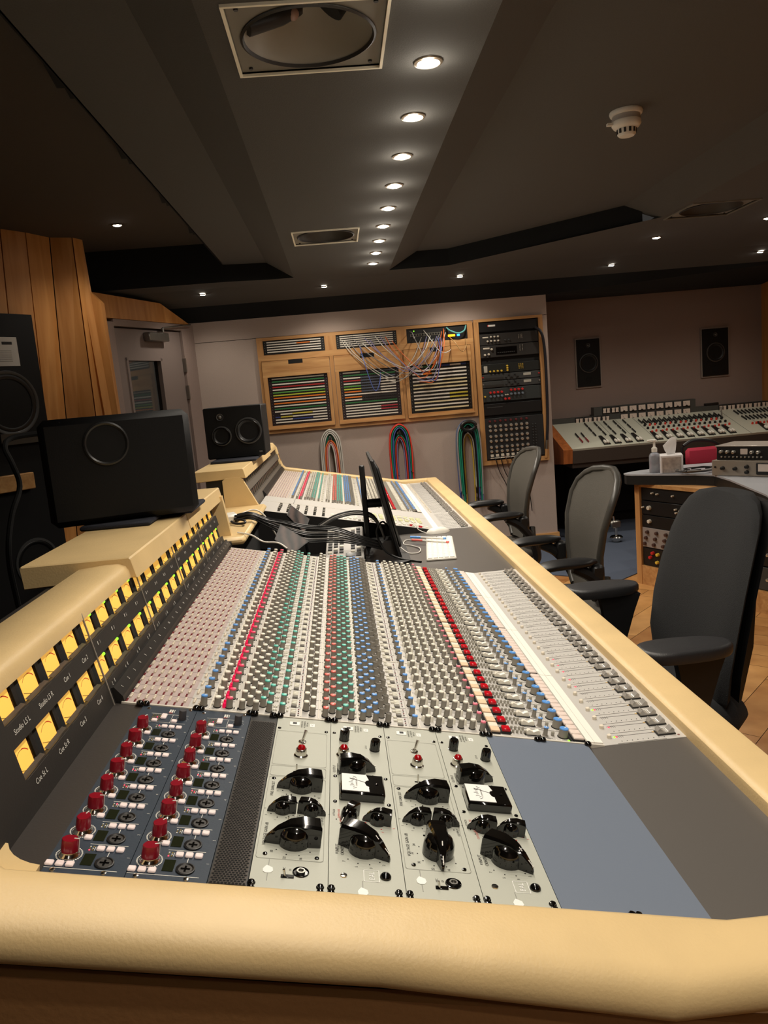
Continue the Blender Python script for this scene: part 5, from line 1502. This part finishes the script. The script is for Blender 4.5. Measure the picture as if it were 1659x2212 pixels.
tt = unit('charcoal equalizer with two rows of pale knobs in the rack tower', 1.635, 1.722, EQ)
knobs(tt, [(1.60 + k * .028, 1.697) for k in range(3)] + [(1.572 + k * .028, 1.665) for k in range(4)], .0075, KW); knobs(tt, [(1.71, 1.665), (1.74, 1.665)], .007, EQ2)
mb = MB(); mb.rbox(1.535, 1.58, YF - .022, YF - .0195, 1.69, 1.70, KW, .001); put('badge', mb, tt)
knobs(tt, [(1.82 + c * .012, 1.672 + r * .009) for c in range(3) for r in range(4)], .0034, KS, 'push_button', .004)
tt = unit('charcoal unit with wide black display in the rack tower', 1.538, 1.632, EQ)
knobs(tt, [(1.60, 1.602), (1.545, 1.562), (1.575, 1.565)], .009, KW)
mb = MB(); mb.box(1.635, 1.80, YF - .0215, YF - .0195, 1.555, 1.615, BLACKG)
for k in range(9): mb.box(1.645 + k * .016, 1.655 + k * .016, YF - .022, YF - .021, 1.57, 1.576, EQ2)
put('display', mb, tt, smooth=0)
mb = MB(); mb.rbox(1.535, 1.585, YF - .022, YF - .0195, 1.605, 1.617, KW, .001); put('badge', mb, tt)
knobs(tt, [(1.825 + c * .02, 1.578 + r * .01) for c in range(2) for r in range(5)], .0034, KS, 'push_button', .004)
tt = unit('black unit with yellow knobs in the rack tower', 1.415, 1.49, mat('unit_black_green', (26, 30, 28), .5))
knobs(tt, [(1.578 + k * .03, 1.432) for k in range(4)] + [(1.715, 1.432 + k * .017) for k in range(3)], .008, KY, 'yellow_knob')
mb = MB(); mb.rbox(1.53, 1.558, YF - .024, YF - .0195, 1.425, 1.476, mat('badge_light', (180, 178, 168), .4), .002); put('badge', mb, tt)
knobs(tt, [(1.81 + c * .015, 1.44 + r * .011) for c in range(3) for r in range(4)], .0036, KY, 'push_button', .004)
for z, lb in ((1.36, 'upper of two slim dark grey units in the rack tower'), (1.305, 'lower of two slim dark grey units in the rack tower')):
    tt = unit(lb, z, z + .052, EQ2)
    mb = MB(); mb.box(1.53, 1.68, YF - .0225, YF - .0195, z + .008, z + .024, EQ); mb.rbox(1.84, 1.90, YF - .022, YF - .0195, z + .022, z + .042, mat('badge_light', (180, 178, 168), .4), .002); put('plate', mb, tt, smooth=0)
    knobs(tt, [(1.70 + k * .024, z + .018 + (k % 2) * .016) for k in range(5)], .006, BLACK)
    knobs(tt, [(1.518, z + .03), (1.965, z + .03)], .006, KR if z > 1.34 else KS, 'rack_screw', .005)
tt = unit('dark grey unit with rows of red knobs in the rack tower', 1.195, 1.30, mat('unit_slate', (50, 56, 56), .5))
knobs(tt, [(1.57 + k * .03, 1.268) for k in range(4)] + [(1.735 + k * .03, 1.278) for k in range(4)] + [(1.685, 1.212), (1.715, 1.212)], .010, KR, 'red_knob')
knobs(tt, [(1.57 + k * .03, 1.238) for k in range(4)] + [(1.735 + k * .03, 1.246) for k in range(4)], .010, KB, 'blue_grey_knob')
knobs(tt, [(1.69, 1.243), (1.706, 1.243)], .006, KW, 'white_button'); knobs(tt, [(1.525, 1.24)], .008, KY, 'yellow_knob')
tt = unit('plain black unit above the small mixer in the rack tower', 1.09, 1.18, BLACK)
mb = MB(); mb.box(1.535, 1.66, YF - .0215, YF - .0195, 1.15, 1.156, EQ2); put('slot', mb, tt, smooth=0)
tt = unit('small black mixer with columns of silver knobs at the foot of the rack tower', .742, 1.068, mat('mixer_black', (32, 34, 36), .5), 'rack_mixer', YF - .03)
knobs(tt, [(1.548 + c * .042, z) for c in range(8) for z in (1.005, .972, .925, .888, .84, .806)], .0125, KS, 'silver_knob', .014, YF - .03)
knobs(tt, [(1.548 + c * .042, 1.045) for c in range(8)], .010, mat('knob_maroon', (96, 30, 34), .5), 'maroon_knob', .012, YF - .03)
knobs(tt, [(1.89 + c * .022, .82 + r * .022) for c in range(2) for r in range(9)], .005, EQ2, 'small_knob', .008, YF - .03)
fm = MB(); fm.rbox(-.012, .012, -.012, 0, -.011, .011, KW, .002); fm = fm.mesh('fader_cap')
for c in range(8): inst('fader_cap', fm, tt, T(1.55 + c * .042, YF - .03, .772))
mb = MB(); mb.rbox(1.535, 1.86, YF - .042, YF - .03, .748, .756, KW, .003); put('front_rail', mb, tt)
for k in range(5):
    m = (BCORD, BCORD, mat('cord_brown', (90, 60, 40), .5), BCORD, BCORD)[k]
    x = 1.56 + k * .042
    cord('hanging_lead', [(x, YF - .032, .775), (x + .012, YF - .06, .74), (x + .04, YF - .05, .64), (x + .1, YF - .03, .5), (x + .12, YF - .025, .3)], .0035, m, 'lead hanging out of the small mixer at the rack foot', 'cable', 'leads hanging from the small mixer')
cord('power_lead', [(1.95, YF - .03, 1.745), (1.99, YF - .05, 1.70), (2.012, YF - .04, 1.6), (2.018, YF - .035, 1.4), (2.012, YF - .035, 1.05), (1.998, YF - .035, .86)], .011, mat('cord_navy', (22, 22, 32), .5), 'thick black lead hanging down the right edge of the rack tower', n=8)
mb = MB(); mb.cyl((1.998, YF - .035, .86), (1.992, YF - .035, .79), .013, STEEL, n=10); mb.cyl((1.992, YF - .035, .79), (1.985, YF - .03, .72), .012, OAKV, n=10)
tag(put('lead_connector', mb, org=(1.985, YF - .03, .72)), 'metal connector at the end of the thick black lead', 'connector')

# ---- patch cords
random.seed(5)
CC = {'white': mat('cord_pale', (206, 204, 196), .45), 'grey': mat('cord_midgrey', (150, 148, 146), .45), 'lilac': mat('cord_lilac', (132, 128, 170), .45), 'blue': mat('cord_blue', (70, 90, 160), .45), 'orange': mat('cord_orange', (216, 104, 44), .45),
      'tan': mat('cord_tan', (176, 140, 92), .45), 'turquoise': mat('cord_turquoise', (110, 190, 190), .45), 'red': mat('cord_red', (228, 66, 50), .45), 'green': mat('cord_green', (28, 134, 106), .45), 'yellow': mat('cord_yellow', (220, 190, 70), .45), 'black': BCORD, 'pink': mat('cord_pink', (214, 140, 140), .45), 'purple': mat('cord_purple', (96, 60, 110), .45)}
NC = [0]
def pcord(c, x0, z0, x1, z1, low, y=.03, r=.0032):
    NC[0] += 1; y = .0085 * NC[0] + .0
    a, b = (x0, YF - .016, z0), (x1, YF - .016, z1)
    m1 = (x0 + (x1 - x0) * .12, YF - .05 - y * .9, z0 - (z0 - low) * .35)
    m2 = (x0 + (x1 - x0) * .4, YF - .06 - y, low + (z0 - low) * .16)
    m3 = (x0 + (x1 - x0) * .62, YF - .06 - y, low)
    m4 = (x0 + (x1 - x0) * .86, YF - .05 - y * .9, z1 - (z1 - low) * .55)
    cord('patch_cord', [a, m1, m2, m3, m4, b], r, CC[c], c + ' patch cord swagged across the upper patchbays', 'patch cord', 'patch cords across the oak cabinet')
for c, a, za, b, zb, low in (('white', .43, 1.78, 1.12, 1.73, 1.42), ('white', .46, 1.765, 1.06, 1.74, 1.45), ('grey', .50, 1.745, 1.15, 1.72, 1.44), ('grey', .54, 1.76, 1.2, 1.75, 1.47), ('lilac', .62, 1.77, 1.18, 1.735, 1.50), ('lilac', .66, 1.75, 1.10, 1.74, 1.49), ('white', .70, 1.78, 1.25, 1.76, 1.48),
                              ('orange', .78, 1.765, 1.22, 1.77, 1.43), ('orange', .83, 1.73, 1.24, 1.78, 1.47), ('white', .60, 1.73, 1.13, 1.745, 1.52), ('lilac', .74, 1.77, 1.2, 1.73, 1.46), ('tan', 1.28, 1.72, 1.40, 1.70, 1.60), ('white', 1.08, 1.79, 1.28, 1.63, 1.60), ('grey', 1.0, 1.75, 1.17, 1.6, 1.48), ('orange', 1.235, 1.79, 1.02, 1.40, 1.39), ('lilac', 1.21, 1.74, 1.0, 1.42, 1.40),
                              ('blue', .575, 1.72, .72, 1.50, 1.36), ('blue', 1.19, 1.72, 1.08, 1.42, 1.40), ('grey', .97, 1.79, .99, 1.75, 1.72)):
    pcord(c, a, za, b, zb, low, random.uniform(0, .04))
cord('patch_cord', [(1.26, YF - .016, 1.795), (1.28, YF - .05, 1.77), (1.34, YF - .06, 1.745), (1.39, YF - .05, 1.76), (1.412, YF - .016, 1.80)], .006, CC['turquoise'], 'thick turquoise cord looped inside the third upper opening', 'patch cord')

# ---- cable bundles on hooks
def bundle(x, z, label, recipe, low, w, ring=False, where='first'):
    t = thing('cable_hook', 'metal hook holding the %s cable bundle under the oak cabinet' % where, 'hook', (x, YF, z))
    mb = MB(); mb.tube([(x, YF, z - .012 - .06), (x, YF - .09, z - .074), (x, YF - .105, z - .05)], .005, STEEL, 8); mb.cyl((x, YF - .0005, z - .072), (x, YF - .006, z - .072), .016, STEEL, n=12)
    put('hook_arm', mb, t)
    flat = [c for c, n, sc in recipe for _ in range(n) if sc > .8] , [c for c, n, sc in recipe for _ in range(n) if sc <= .8]
    for grp, dz, w0, rings in ((flat[0], 0., w, 4), (flat[1], -.085, w - .028, 3)):
        random.shuffle(grp) if where != 'red and green' else None; L = max(1, math.ceil(len(grp) / rings))
        for k, c in enumerate(grp):
            ring, lay = k // L, k % L
            yy = YF - .020 - .0128 * lay - (.006 if dz else 0); ww = w0 - .0125 * ring; top = z + dz - .0135 * ring
            l1, l2 = low + random.uniform(-.06, .12), low + random.uniform(-.06, .12)
            cord('hanging_cable', [(x - ww * .98, yy, l1), (x - ww * 1.04, yy, l1 * .5 + (top - .15) * .5), (x - ww, yy, top - .14), (x - ww * .72, yy, top - .045), (x, yy, top), (x + ww * .72, yy, top - .045), (x + ww, yy, top - .14), (x + ww * 1.04, yy, l2 * .5 + (top - .15) * .5), (x + ww * .98, yy, l2)],
                 .0058, CC[c], '%s cable hanging in the %s' % (c, label), 'cable', 'cables of the ' + label, 6, 4)
bundle(.283, 1.093, 'pale cable bundle on the first hook', [('white', 11, 1.), ('grey', 2, 1.05), ('yellow', 3, .62), ('white', 5, .62), ('orange', 2, .58), ('green', 1, 1.1), ('pink', 2, .6)], .42, .078, where='pale')
bundle(.825, 1.088, 'red and green cable bundle on the middle hook', [('red', 7, 1.), ('purple', 3, 1.05), ('green', 5, 1.1), ('blue', 4, 1.1), ('green', 5, .66), ('red', 4, .7), ('lilac', 2, .75), ('black', 2, 1.)], .6, .082, where='red and green')
bundle(1.362, 1.07, 'tangled blue grey cable bundle on the third hook', [('black', 3, .5), ('lilac', 4, .85), ('green', 3, 1.1), ('grey', 9, .9), ('blue', 4, 1.05), ('yellow', 2, .75), ('pink', 2, .9), ('black', 4, 1.), ('white', 2, .8)], .44, .088, where='tangled')
mb = MB()
pp = [(1.362 + .055 * math.cos(a), YF - .125, 1.03 + .035 * math.sin(a)) for a in [2 * PI * k / 20 for k in range(21)]]
mb.tube(pp, .014, BCORD, 8); tag(put('hanging_coil', mb, org=(1.362, YF - .08, 1.0)), 'black coiled cable ring on the hook of the tangled bundle', 'cable')

# ================================================================== alcove: wall speakers and the old console
for (x0, x1, z0, z1, lb) in ((2.508, 2.716, 1.237, 1.650, 'black loudspeaker let into the alcove wall, beside the rack tower'), (3.648, 3.884, 1.237, 1.650, 'black loudspeaker let into the alcove wall, towards the right wall')):
    t = thing('wall_speaker', lb, 'loudspeaker', ((x0 + x1) / 2, 6.05, z0), 'loudspeakers in the alcove wall')
    mb = MB(); rectframe(mb, x0 - .012, x1 + .012, z0 - .012, z1 + .012, x0, x1, z0, z1, 6.036, 6.049, mat('speaker_frame_pale', (150, 138, 130), .6)); put('frame', mb, t, smooth=0)
    mb = MB(); mb.box(x0, x1, 6.028, 6.049, z0, z1, SPKB); put('baffle', mb, t, smooth=0)
    c = (x0 + x1) / 2
    driver(t, c, 6.027, z0 + .205, .075)
    mb = MB(YD(c, 6.027, z0 + .36)); mb.lathe([(.02, 0), (.018, .003), (.012, .001)], 20, SRING, caps=False); mb.sphere((0, 0, 0), .011, DUST, 12, 6); put('tweeter', mb, t)
    mb = MB(YD(c, 6.027, z0 + .062)); mb.cyl((0, 0, 0), (0, 0, .001), .028, HOLE, n=24); put('port', mb, t)
t = thing('vintage_console', 'old pale grey mixing console with wood end and white meters in the alcove', 'mixing console', (3.1, 5.6, 0))
VG = mat('vintage_grey', (196, 196, 180), .5, bump=.03, scale=300); VD = mat('vintage_dark_grey', (70, 72, 70), .5); VB = mat('vintage_brown', (58, 48, 40), .6); VR = mat('vintage_red', (214, 60, 44), .5)
A, B_ = V((2.225, 5.35, .758)), V((2.225, 5.905, .935))
VM = frame(A, (1, 0, 0), (B_ - A))
mb = MB(VM); mb.box(0, 1.95, 0, .582, -.03, 0, VG)
for k in range(9): mb.box(.40 + k * .156, .402 + k * .156, 0, .58, 0, .0012, VD)
put('desk_panel', mb, t, smooth=0)
mb = MB(); mb.prism([(5.345, .755), (5.36, .64), (5.8, .60), (5.99, .60), (5.99, .94), (5.91, .935)], 2.15, 2.225, wood('vintage_wood', (150, 84, 40), (190, 112, 58), 'z'), Matrix(((0, 0, 1, 0), (1, 0, 0, 0), (0, 1, 0, 0), (0, 0, 0, 1)))); put('wood_end', mb, t, smooth=0)
mb = MB(); mb.box(2.225, 4.17, 5.352, 5.37, .64, .742, VB); mb.box(2.225, 4.17, 5.37, 5.98, .60, .64, VB); put('front_apron', mb, t, smooth=0)
mb = MB(); mb.box(2.225, 4.17, 5.905, 5.99, .60, .978, VD); mb.box(2.60, 3.515, 5.905, 5.985, .978, 1.052, VD); put('meter_housing', mb, t, smooth=0)
mm = MB(YD(0, 0, 0)); mm.rbox(-.036, .036, -.029, .029, 0, .006, BLACK, .002); mm = mm.mesh('vintage_meter')
dm = MB(YD(0, 0, .0)); dm.prism([(-.031, -.02), (-.012, -.02), (-.008, -.012), (.008, -.012), (.012, -.02), (.031, -.02), (.031, .024), (-.031, .024)], .006, .0068, mat('vintage_dial', (222, 206, 194), .5)); dm.tube([(0, -.012, .0072), (-.014, .012, .0072)], .0008, INK, 4); dm = dm.mesh('dial')
sm = MB(YD(0, 0, 0))
sm.prism([(-.014, -.02), (.014, -.02), (.011, -.004), (.014, .02), (-.014, .02), (-.011, .002)], .006, .0068, mat('vintage_dial', (222, 206, 194), .5)); sm = sm.mesh('dial')
for r in range(2):
    for k in range(8):
        M = T(2.868 + k * .0805, 5.9045, (.948, 1.017)[r]); f = inst('vintage_meter', mm, t, M); inst('dial', dm, f, M)
for x, z in [(2.465 + k * .079, .948) for k in range(4)] + [(2.71 + k * .079, 1.017) for k in range(2)] + [(3.76 + k * .078, .948) for k in range(6)]:
    M = T(x, 5.9045, z); f = inst('twin_meter', mm, t, M)
    inst('dial', sm, f, M @ T(-.017, 0, 0)); inst('dial', sm, f, M @ T(.017, 0, 0))
mb = MB(); mb.rbox(3.62, 3.74, 5.93, 5.97, .978, 1.0, BLACK, .003); put('clock', mb, t)
mb = MB(); mb.tube([(3.66, 5.72, .87), (3.663, 5.74, .97)], .006, STEEL, 8); put('microphone_stalk', mb, t)
fs = MB(VM); 
def vf(x, y):
    f = MB(VM); f.prism([(-.028, -.06), (.028, -.06), (.012, .13), (-.012, .13)], 0, .008, BLACK, T(x, y, 0)); fo = put('quadrant_fader', f, t, smooth=0)
    f = MB(VM); 
    for s in (-.012, .010): f.rbox(x + s - .0085, x + s + .0085, y - .054, y - .006, .008, .026, WHITEP, .003)
    put('fader_handle', f, fo)
for k in range(4): vf(.30 + k * .092, .09)
for k in range(8): vf(.74 + k * .088, .09)
for k in range(3): vf(1.66 + k * .09, .09)
vk = MB(); vk.rbox(-.005, .005, -.045, .045, 0, .014, BLACK, .003); vk = vk.mesh('slider')
vr = MB(); vr.lathe([(.009, 0), (.008, .016), (.004, .019)], 10, VR); vr = vr.mesh('red_knob')
vb = MB(); vb.lathe([(.011, 0), (.010, .016), (.005, .019)], 10, BLACK); vb = vb.mesh('black_knob')
random.seed(9)
for k in range(5):
    for dy in (.27, .38, .49): inst('slider', vk, t, VM @ T(.27 + k * .085, dy, 0))
for k in range(16):
    x = .74 + k * .045
    inst('red_knob', vr, t, VM @ T(x, .20 + .02 * (k % 2), 0)); inst('red_knob' if k % 3 else 'black_knob', vr if k % 3 else vb, t, VM @ T(x, .36, 0)); inst('black_knob', vb, t, VM @ T(x, .29, 0)); inst('slider', vk, t, VM @ T(x, .46, 0)); inst('slider', vk, t, VM @ T(x + .02, .42, 0))
for k in range(10):
    inst('red_knob', vr, t, VM @ T(1.60 + k * .034, .19, 0)); inst('slider', vk, t, VM @ T(1.60 + k * .034, .33, 0)); inst('slider', vk, t, VM @ T(1.60 + k * .034, .47, 0))
rs = MB(); rs.rbox(-.005, .005, -.05, .05, 0, .014, REDK, .003); rs = rs.mesh('red_slider')
for k in range(2):
    inst('red_slider', rs, t, VM @ T(.12 + k * .05, .16, 0)); inst('slider', vk, t, VM @ T(.12 + k * .05, .27, 0))
for x in (2.3, 4.1):
    mb = MB(); mb.box(x, x + .06, 5.45, 5.9, .06, .60, BLACKM); mb.box(x, x + .06, 5.40, 5.95, 0, .06, BLACKM); put('pedestal', mb, t, smooth=0)
mb = MB(); mb.box(2.2, 4.19, 5.98, 6.028, .1, .56, BLACKM); put('cable_tray', mb, t, smooth=0)
# chrome levelling foot
t = thing('levelling_foot', 'chrome clamp foot standing on the carpet under the old console', 'clamp', (2.487, 5.15, .006))
mb = MB(T(2.487, 5.15, .006)); mb.lathe([(.030, 0), (.034, .01), (.034, .016), (.05, .022), (.052, .038), (.04, .05), (.012, .055)], 24, CHROME); put('foot', mb, t)
mb = MB(T(2.487, 5.15, .006)); mb.cyl((0, 0, .05), (0, 0, .13), .011, CHROME, n=12); mb.rbox(-.05, .035, -.03, .03, .115, .175, STEEL, .01); mb.cyl((-.015, 0, .175), (-.02, 0, .21), .008, CHROME, n=8); put('clamp', mb, t)
mb = MB(T(2.487, 5.15, .006)); mb.tube([(-.04, 0, .15), (-.2, .05, .15), (-.3, .3, .16)], .018, BLACKM, 8); put('stand_tube', mb, t)

# ================================================================== desk on the right with its rack
DT = mat('desk_top_grey', (172, 174, 180), .35); DE = mat('desk_edge_black', (20, 20, 20), .5)
DV = V((.40, -.9165, 0)); F0 = V((2.178, 3.93, 0))
RM = frame(F0, DV, (0, 0, 1), (-.9165, -.40, 0))       # x along the rack front, y up, z towards the room
t = thing('producer_desk', 'grey topped wooden desk with built in racks at the right of the room', 'desk', (2.6, 3.4, 0))
poly = [(2.12, 3.95), (2.115, 3.90), (2.14, 3.86), (2.43, 3.62), (2.495, 3.53), (2.47, 3.3), (2.36, 2.75), (2.2, 2.2), (3.4, 2.2), (3.4, 4.0), (2.5, 4.09), (2.2, 4.0)]
mb = MB(); mb.prism(poly, .706, .715, DT); put('desk_top', mb, t, smooth=0)
q = [(2.7 + (p[0] - 2.7) * .995, 3.3 + (p[1] - 3.3) * .995) for p in poly]
mb = MB(); mb.prism(q, .65, .706, DE); put('top_edge', mb, t, smooth=0)
mb = MB(RM); Hh = .65
for x in (0, .535, 1.07, 1.60): mb.box(x, x + .04, 0, Hh, -.45, 0, OAKV)
mb.box(0, 1.64, Hh - .022, Hh, -.45, 0, OAKC); mb.box(0, 1.64, 0, .125, -.44, -.004, OAKC); mb.box(.01, 1.63, .1, Hh - .02, -.45, -.40, BLACKM)
put('rack_carcass', mb, t, smooth=0)
def dunit(x0, z0, z1, m, label, kn=(), extra=None):
    t = thing('rack_unit', label, 'rack unit', RM @ V((x0 + .24, z0, -.02)), 'units in the desk rack')
    mb = MB(RM); mb.rbox(x0 + .003, x0 + .492, z0 + .001, z1 - .001, -.3, -.012, m, .002); put('panel', mb, t)
    for pts, r, mm_, nm in kn:
        k = MB(); k.lathe([(r, 0), (r * .9, .016), (r * .4, .018)], 12, mm_); k = k.mesh(nm)
        for x, z in pts: inst(nm, k, t, RM @ T(x0 + x, z, -.012))
    return t
LG = mat('unit_light_grey', (146, 138, 134), .5); KBR = mat('knob_brown', (74, 50, 42), .5)
dunit(.0405, .545, .625, BLACK, 'black unit with small pale knobs at the top of the desk rack', [([(.10, .595), (.14, .592), (.26, .59)], .006, KW, 'small_knob')])
dunit(.0405, .455, .542, BLACK, 'upper black unit with a round pale knob in the desk rack', [([(.07, .50), (.32, .50)], .014, KW, 'round_knob'), ([(.02, .50), (.28, .51), (.285, .49)], .006, KW, 'small_knob')])
dunit(.0405, .375, .452, BLACK, 'lower black unit with a round pale knob in the desk rack', [([(.07, .415), (.32, .42)], .013, KW, 'round_knob')])
dunit(.0405, .245, .372, LG, 'light grey unit with brown knobs in the desk rack', [([(.05 + c * .075 - r * .012, .345 - r * .038) for c in range(5) for r in range(3)], .011, KBR, 'brown_knob')])
dunit(.0405, .128, .242, BLACK, 'black unit with yellow knobs at the foot of the desk rack', [([(.13, .21), (.125, .16)], .011, KY, 'yellow_knob'), ([(.07, .185), (.09, .215), (.19, .185)], .011, KR, 'red_knob')])
for k, (a, b) in enumerate(((.52, .625), (.40, .515), (.26, .395), (.128, .255))):
    dunit(.5755, a, b, EQ2 if k % 2 else BLACK, ['uppermost', 'second', 'third', 'lowest'][k] + ' dark unit in the desk rack bay behind the black chair', [([(.06 + c * .1, (a + b) / 2) for c in range(4)], .010, KS, 'knob')])
mb = MB(); mb.box(2.3, 3.3, 2.3, 3.9, .0, .06, BLACKM) if False else None
# things on the desk
t = thing('sanitizer_bottle', 'clear pump bottle beside the tissue box on the grey desk', 'pump bottle', (2.285, 3.86, .7155))
mb = MB(T(2.285, 3.86, .7155)); mb.lathe([(.030, 0), (.033, .004), (.033, .10), (.028, .115), (.013, .125), (.013, .133)], 20, mat('bottle_clear', (210, 214, 224), .12, trans=.6)); put('bottle', mb, t)
mb = MB(T(2.285, 3.86, .7155)); mb.lathe([(.017, .127), (.017, .15), (.011, .155), (.007, .16), (.007, .19), (.016, .192), (.016, .2), (.004, .204)], 16, WHITEP); mb.rbox(-.045, .01, -.009, .009, .192, .204, WHITEP, .004); put('pump', mb, t)
t = thing('tissue_box', 'pale tissue box with a white tissue sticking out, on the grey desk', 'tissue box', (2.36, 3.80, .7155))
TM = T(2.362, 3.80, .7155) @ Rz(-.35)
mb = MB(TM); mb.rbox(-.065, .065, -.065, .065, 0, .11, mat('tissue_box_grey', (232, 228, 228), .5), .003); mb.box(-.054, .054, -.0662, -.065, .004, .098, mat('tissue_print', (168, 156, 148), .5, var=.25, scale=40)); put('carton', mb, t)
mb = MB(TM); mb.grid([[(-.02, -.004, .108), (0, .012, .108), (.022, -.008, .108)], [(-.035, -.012, .135), (0, .008, .14), (.03, .01, .135)], [(-.045, 0, .165), (-.01, -.014, .17), (.034, .006, .172)], [(-.022, .01, .185), (.0, .0, .2), (.034, -.006, .198)], [(-.004, .004, .208), (.012, .002, .215), (.03, .0, .212)]], mat('tissue_white', (250, 248, 246), .8)); put('tissue', mb, t, smooth=80)
GM = frame((2.47, 3.50, .7155), (.56, -.83, 0) if False else (.62, -.78, 0), (0, 0, 1))
def topunit(M, w, h, m, label, name, org):
    t = thing(name, label, 'rack unit', org); mb = MB(M); mb.rbox(0, w, 0, h, -.26, 0, m, .003); put('case', mb, t); return t
t = topunit(GM, .48, .088, mat('unit_champagne', (168, 156, 142), .4, .3), 'champagne coloured unit with dark knobs on the grey desk, lower of two', 'desktop_unit', (2.6, 3.35, .7155))
def dk(t, M, pts, r, m, nm, h=.02):
    k = MB(); k.lathe([(r, 0), (r * .85, h), (r * .4, h * 1.1)], 14, m); k = k.mesh(nm)
    for x, z in pts: inst(nm, k, t, M @ T(x, z, 0))
dk(t, GM, [(.065, .045), (.135, .043), (.20, .055), (.20, .025)], .011, BLACK, 'dark_knob'); dk(t, GM, [(.02, .05)], .006, BLACK, 'small_knob', .006)
mb = MB(GM); mb.rbox(.25, .36, .012, .076, 0, .008, BLACK, .003); mb.box(.262, .348, .03, .07, .008, .0088, mat('vintage_dial', (222, 206, 194), .5)); put('meter', mb, t)
G2 = GM @ T(.02, .0885, -.02)
t = topunit(G2, .48, .075, mat('unit_black_face', (26, 25, 25), .4), 'black unit with silver knobs stacked on the champagne coloured unit', 'desktop_unit', (2.6, 3.35, .804))
dk(t, G2, [(.03, .048), (.065, .047), (.10, .046), (.20, .045), (.235, .045)], .010, KS, 'silver_knob'); dk(t, G2, [(.03 + k * .022, .018) for k in range(11)], .005, KS, 'small_knob', .008)
mb = MB(G2); mb.rbox(.135, .175, .032, .064, 0, .004, mat('vintage_dial', (222, 206, 194), .5), .002); put('meter', mb, t)
mb = MB(G2); mb.rbox(-.01, .5, .0755, .081, -.25, .0, mat('unit_lid_pale', (190, 180, 170), .3, .3), .002); put('lid', mb, t)
random.seed(21)
for k in range(6):
    cx, cyy = 2.475, 3.68; r = .045 + .012 * k % .05
    pts = [(cx + (r + random.uniform(-.01, .01)) * 1.5 * math.cos(a + k), cyy + (r + random.uniform(-.01, .01)) * .9 * math.sin(a + k), .7195 + .004 * k + random.uniform(0, .003)) for a in [i * .55 for i in range(10)]]
    m = BCORD if k % 2 else CC['grey']
    cord('desk_lead', pts, .0036, m, ('black' if k % 2 else 'grey') + ' lead coiled on the grey desk between tissue box and units', 'cable', 'leads coiled on the desk')
mb = MB(); mb.rbox(2.42, 2.46, 3.70, 3.78, .7155, .724, WHITEP, .003); tag(put('paper_pack', mb, org=(2.42, 3.70, .7155)), 'small white packet on the grey desk beside the tissue box', 'packet')
# red chair behind the desk
t = thing('red_chair', 'red backed chair with black hoop behind the grey desk', 'chair', (2.75, 4.45, 0))
mb = MB(T(2.735, 4.16, 0)); mb.rbox(-.108, .108, 0, .04, .69, .81, mat('chair_red', (186, 50, 74), .9, bump=.3, scale=300), .018); put('backrest', mb, t)
mb = MB(T(2.735, 4.16, 0)); mb.tube(smoothpath([(.15, .05, .4), (.15, .05, .76), (.12, .045, .82), (.05, .045, .85), (-.05, .045, .855), (-.11, .045, .825)], 5), .011, BLACK, 8); mb.tube([(-.12, .05, .4), (-.12, .045, .82)], .011, BLACK, 8); put('hoop_frame', mb, t)
mb = MB(T(2.735, 4.16, 0)); mb.rbox(-.2, .2, .04, .44, .42, .47, mat('chair_red', (186, 50, 74), .9), .02); put('seat', mb, t)
for sx in (-1, 1):
    for yy in (.06, .42):
        mb = MB(T(2.735, 4.16, 0)); mb.cyl((sx * .17, yy, .42), (sx * .19, yy, .006), .011, BLACK, n=8); put('leg', mb, t)
# ------------------------------------------------------------------ camera and render look
cam = bpy.data.cameras.new('camera'); co = bpy.data.objects.new('camera', cam); C.objects.link(co)
yaw, pitch, roll = .0474, -.1565, -.0863
cy, sy, cp, sp, cr, sr = math.cos(yaw), math.sin(yaw), math.cos(pitch), math.sin(pitch), math.cos(roll), math.sin(roll)
f = V((sy * cp, cy * cp, sp)); r0 = V((cy, -sy, 0)); u0 = r0.cross(f)
r = r0 * cr + u0 * sr; u = u0 * cr - r0 * sr
co.matrix_world = Matrix(((r.x, u.x, -f.x, .366), (r.y, u.y, -f.y, -.7812), (r.z, u.z, -f.z, 1.359), (0, 0, 0, 1)))
cam.sensor_fit = 'HORIZONTAL'; cam.sensor_width = 36; cam.lens = 36 * 1659.8 / 1659; cam.clip_start = .02
S = bpy.context.scene
S.camera = co
S.view_settings.view_transform = 'Standard'; S.view_settings.look = 'None'; S.view_settings.exposure = .15; S.view_settings.gamma = 1
S.view_settings.use_curve_mapping = False
w = bpy.data.worlds.new('world'); S.world = w; w.use_nodes = True
w.node_tree.nodes['Background'].inputs[0].default_value = (.03, .028, .026, 1)
S.cycles.use_denoising = True
S.cycles.max_bounces = 6; S.cycles.diffuse_bounces = 3; S.cycles.glossy_bounces = 3; S.cycles.transmission_bounces = 4
S.cycles.sample_clamp_indirect = 4.; S.cycles.caustics_reflective = False; S.cycles.caustics_refractive = False
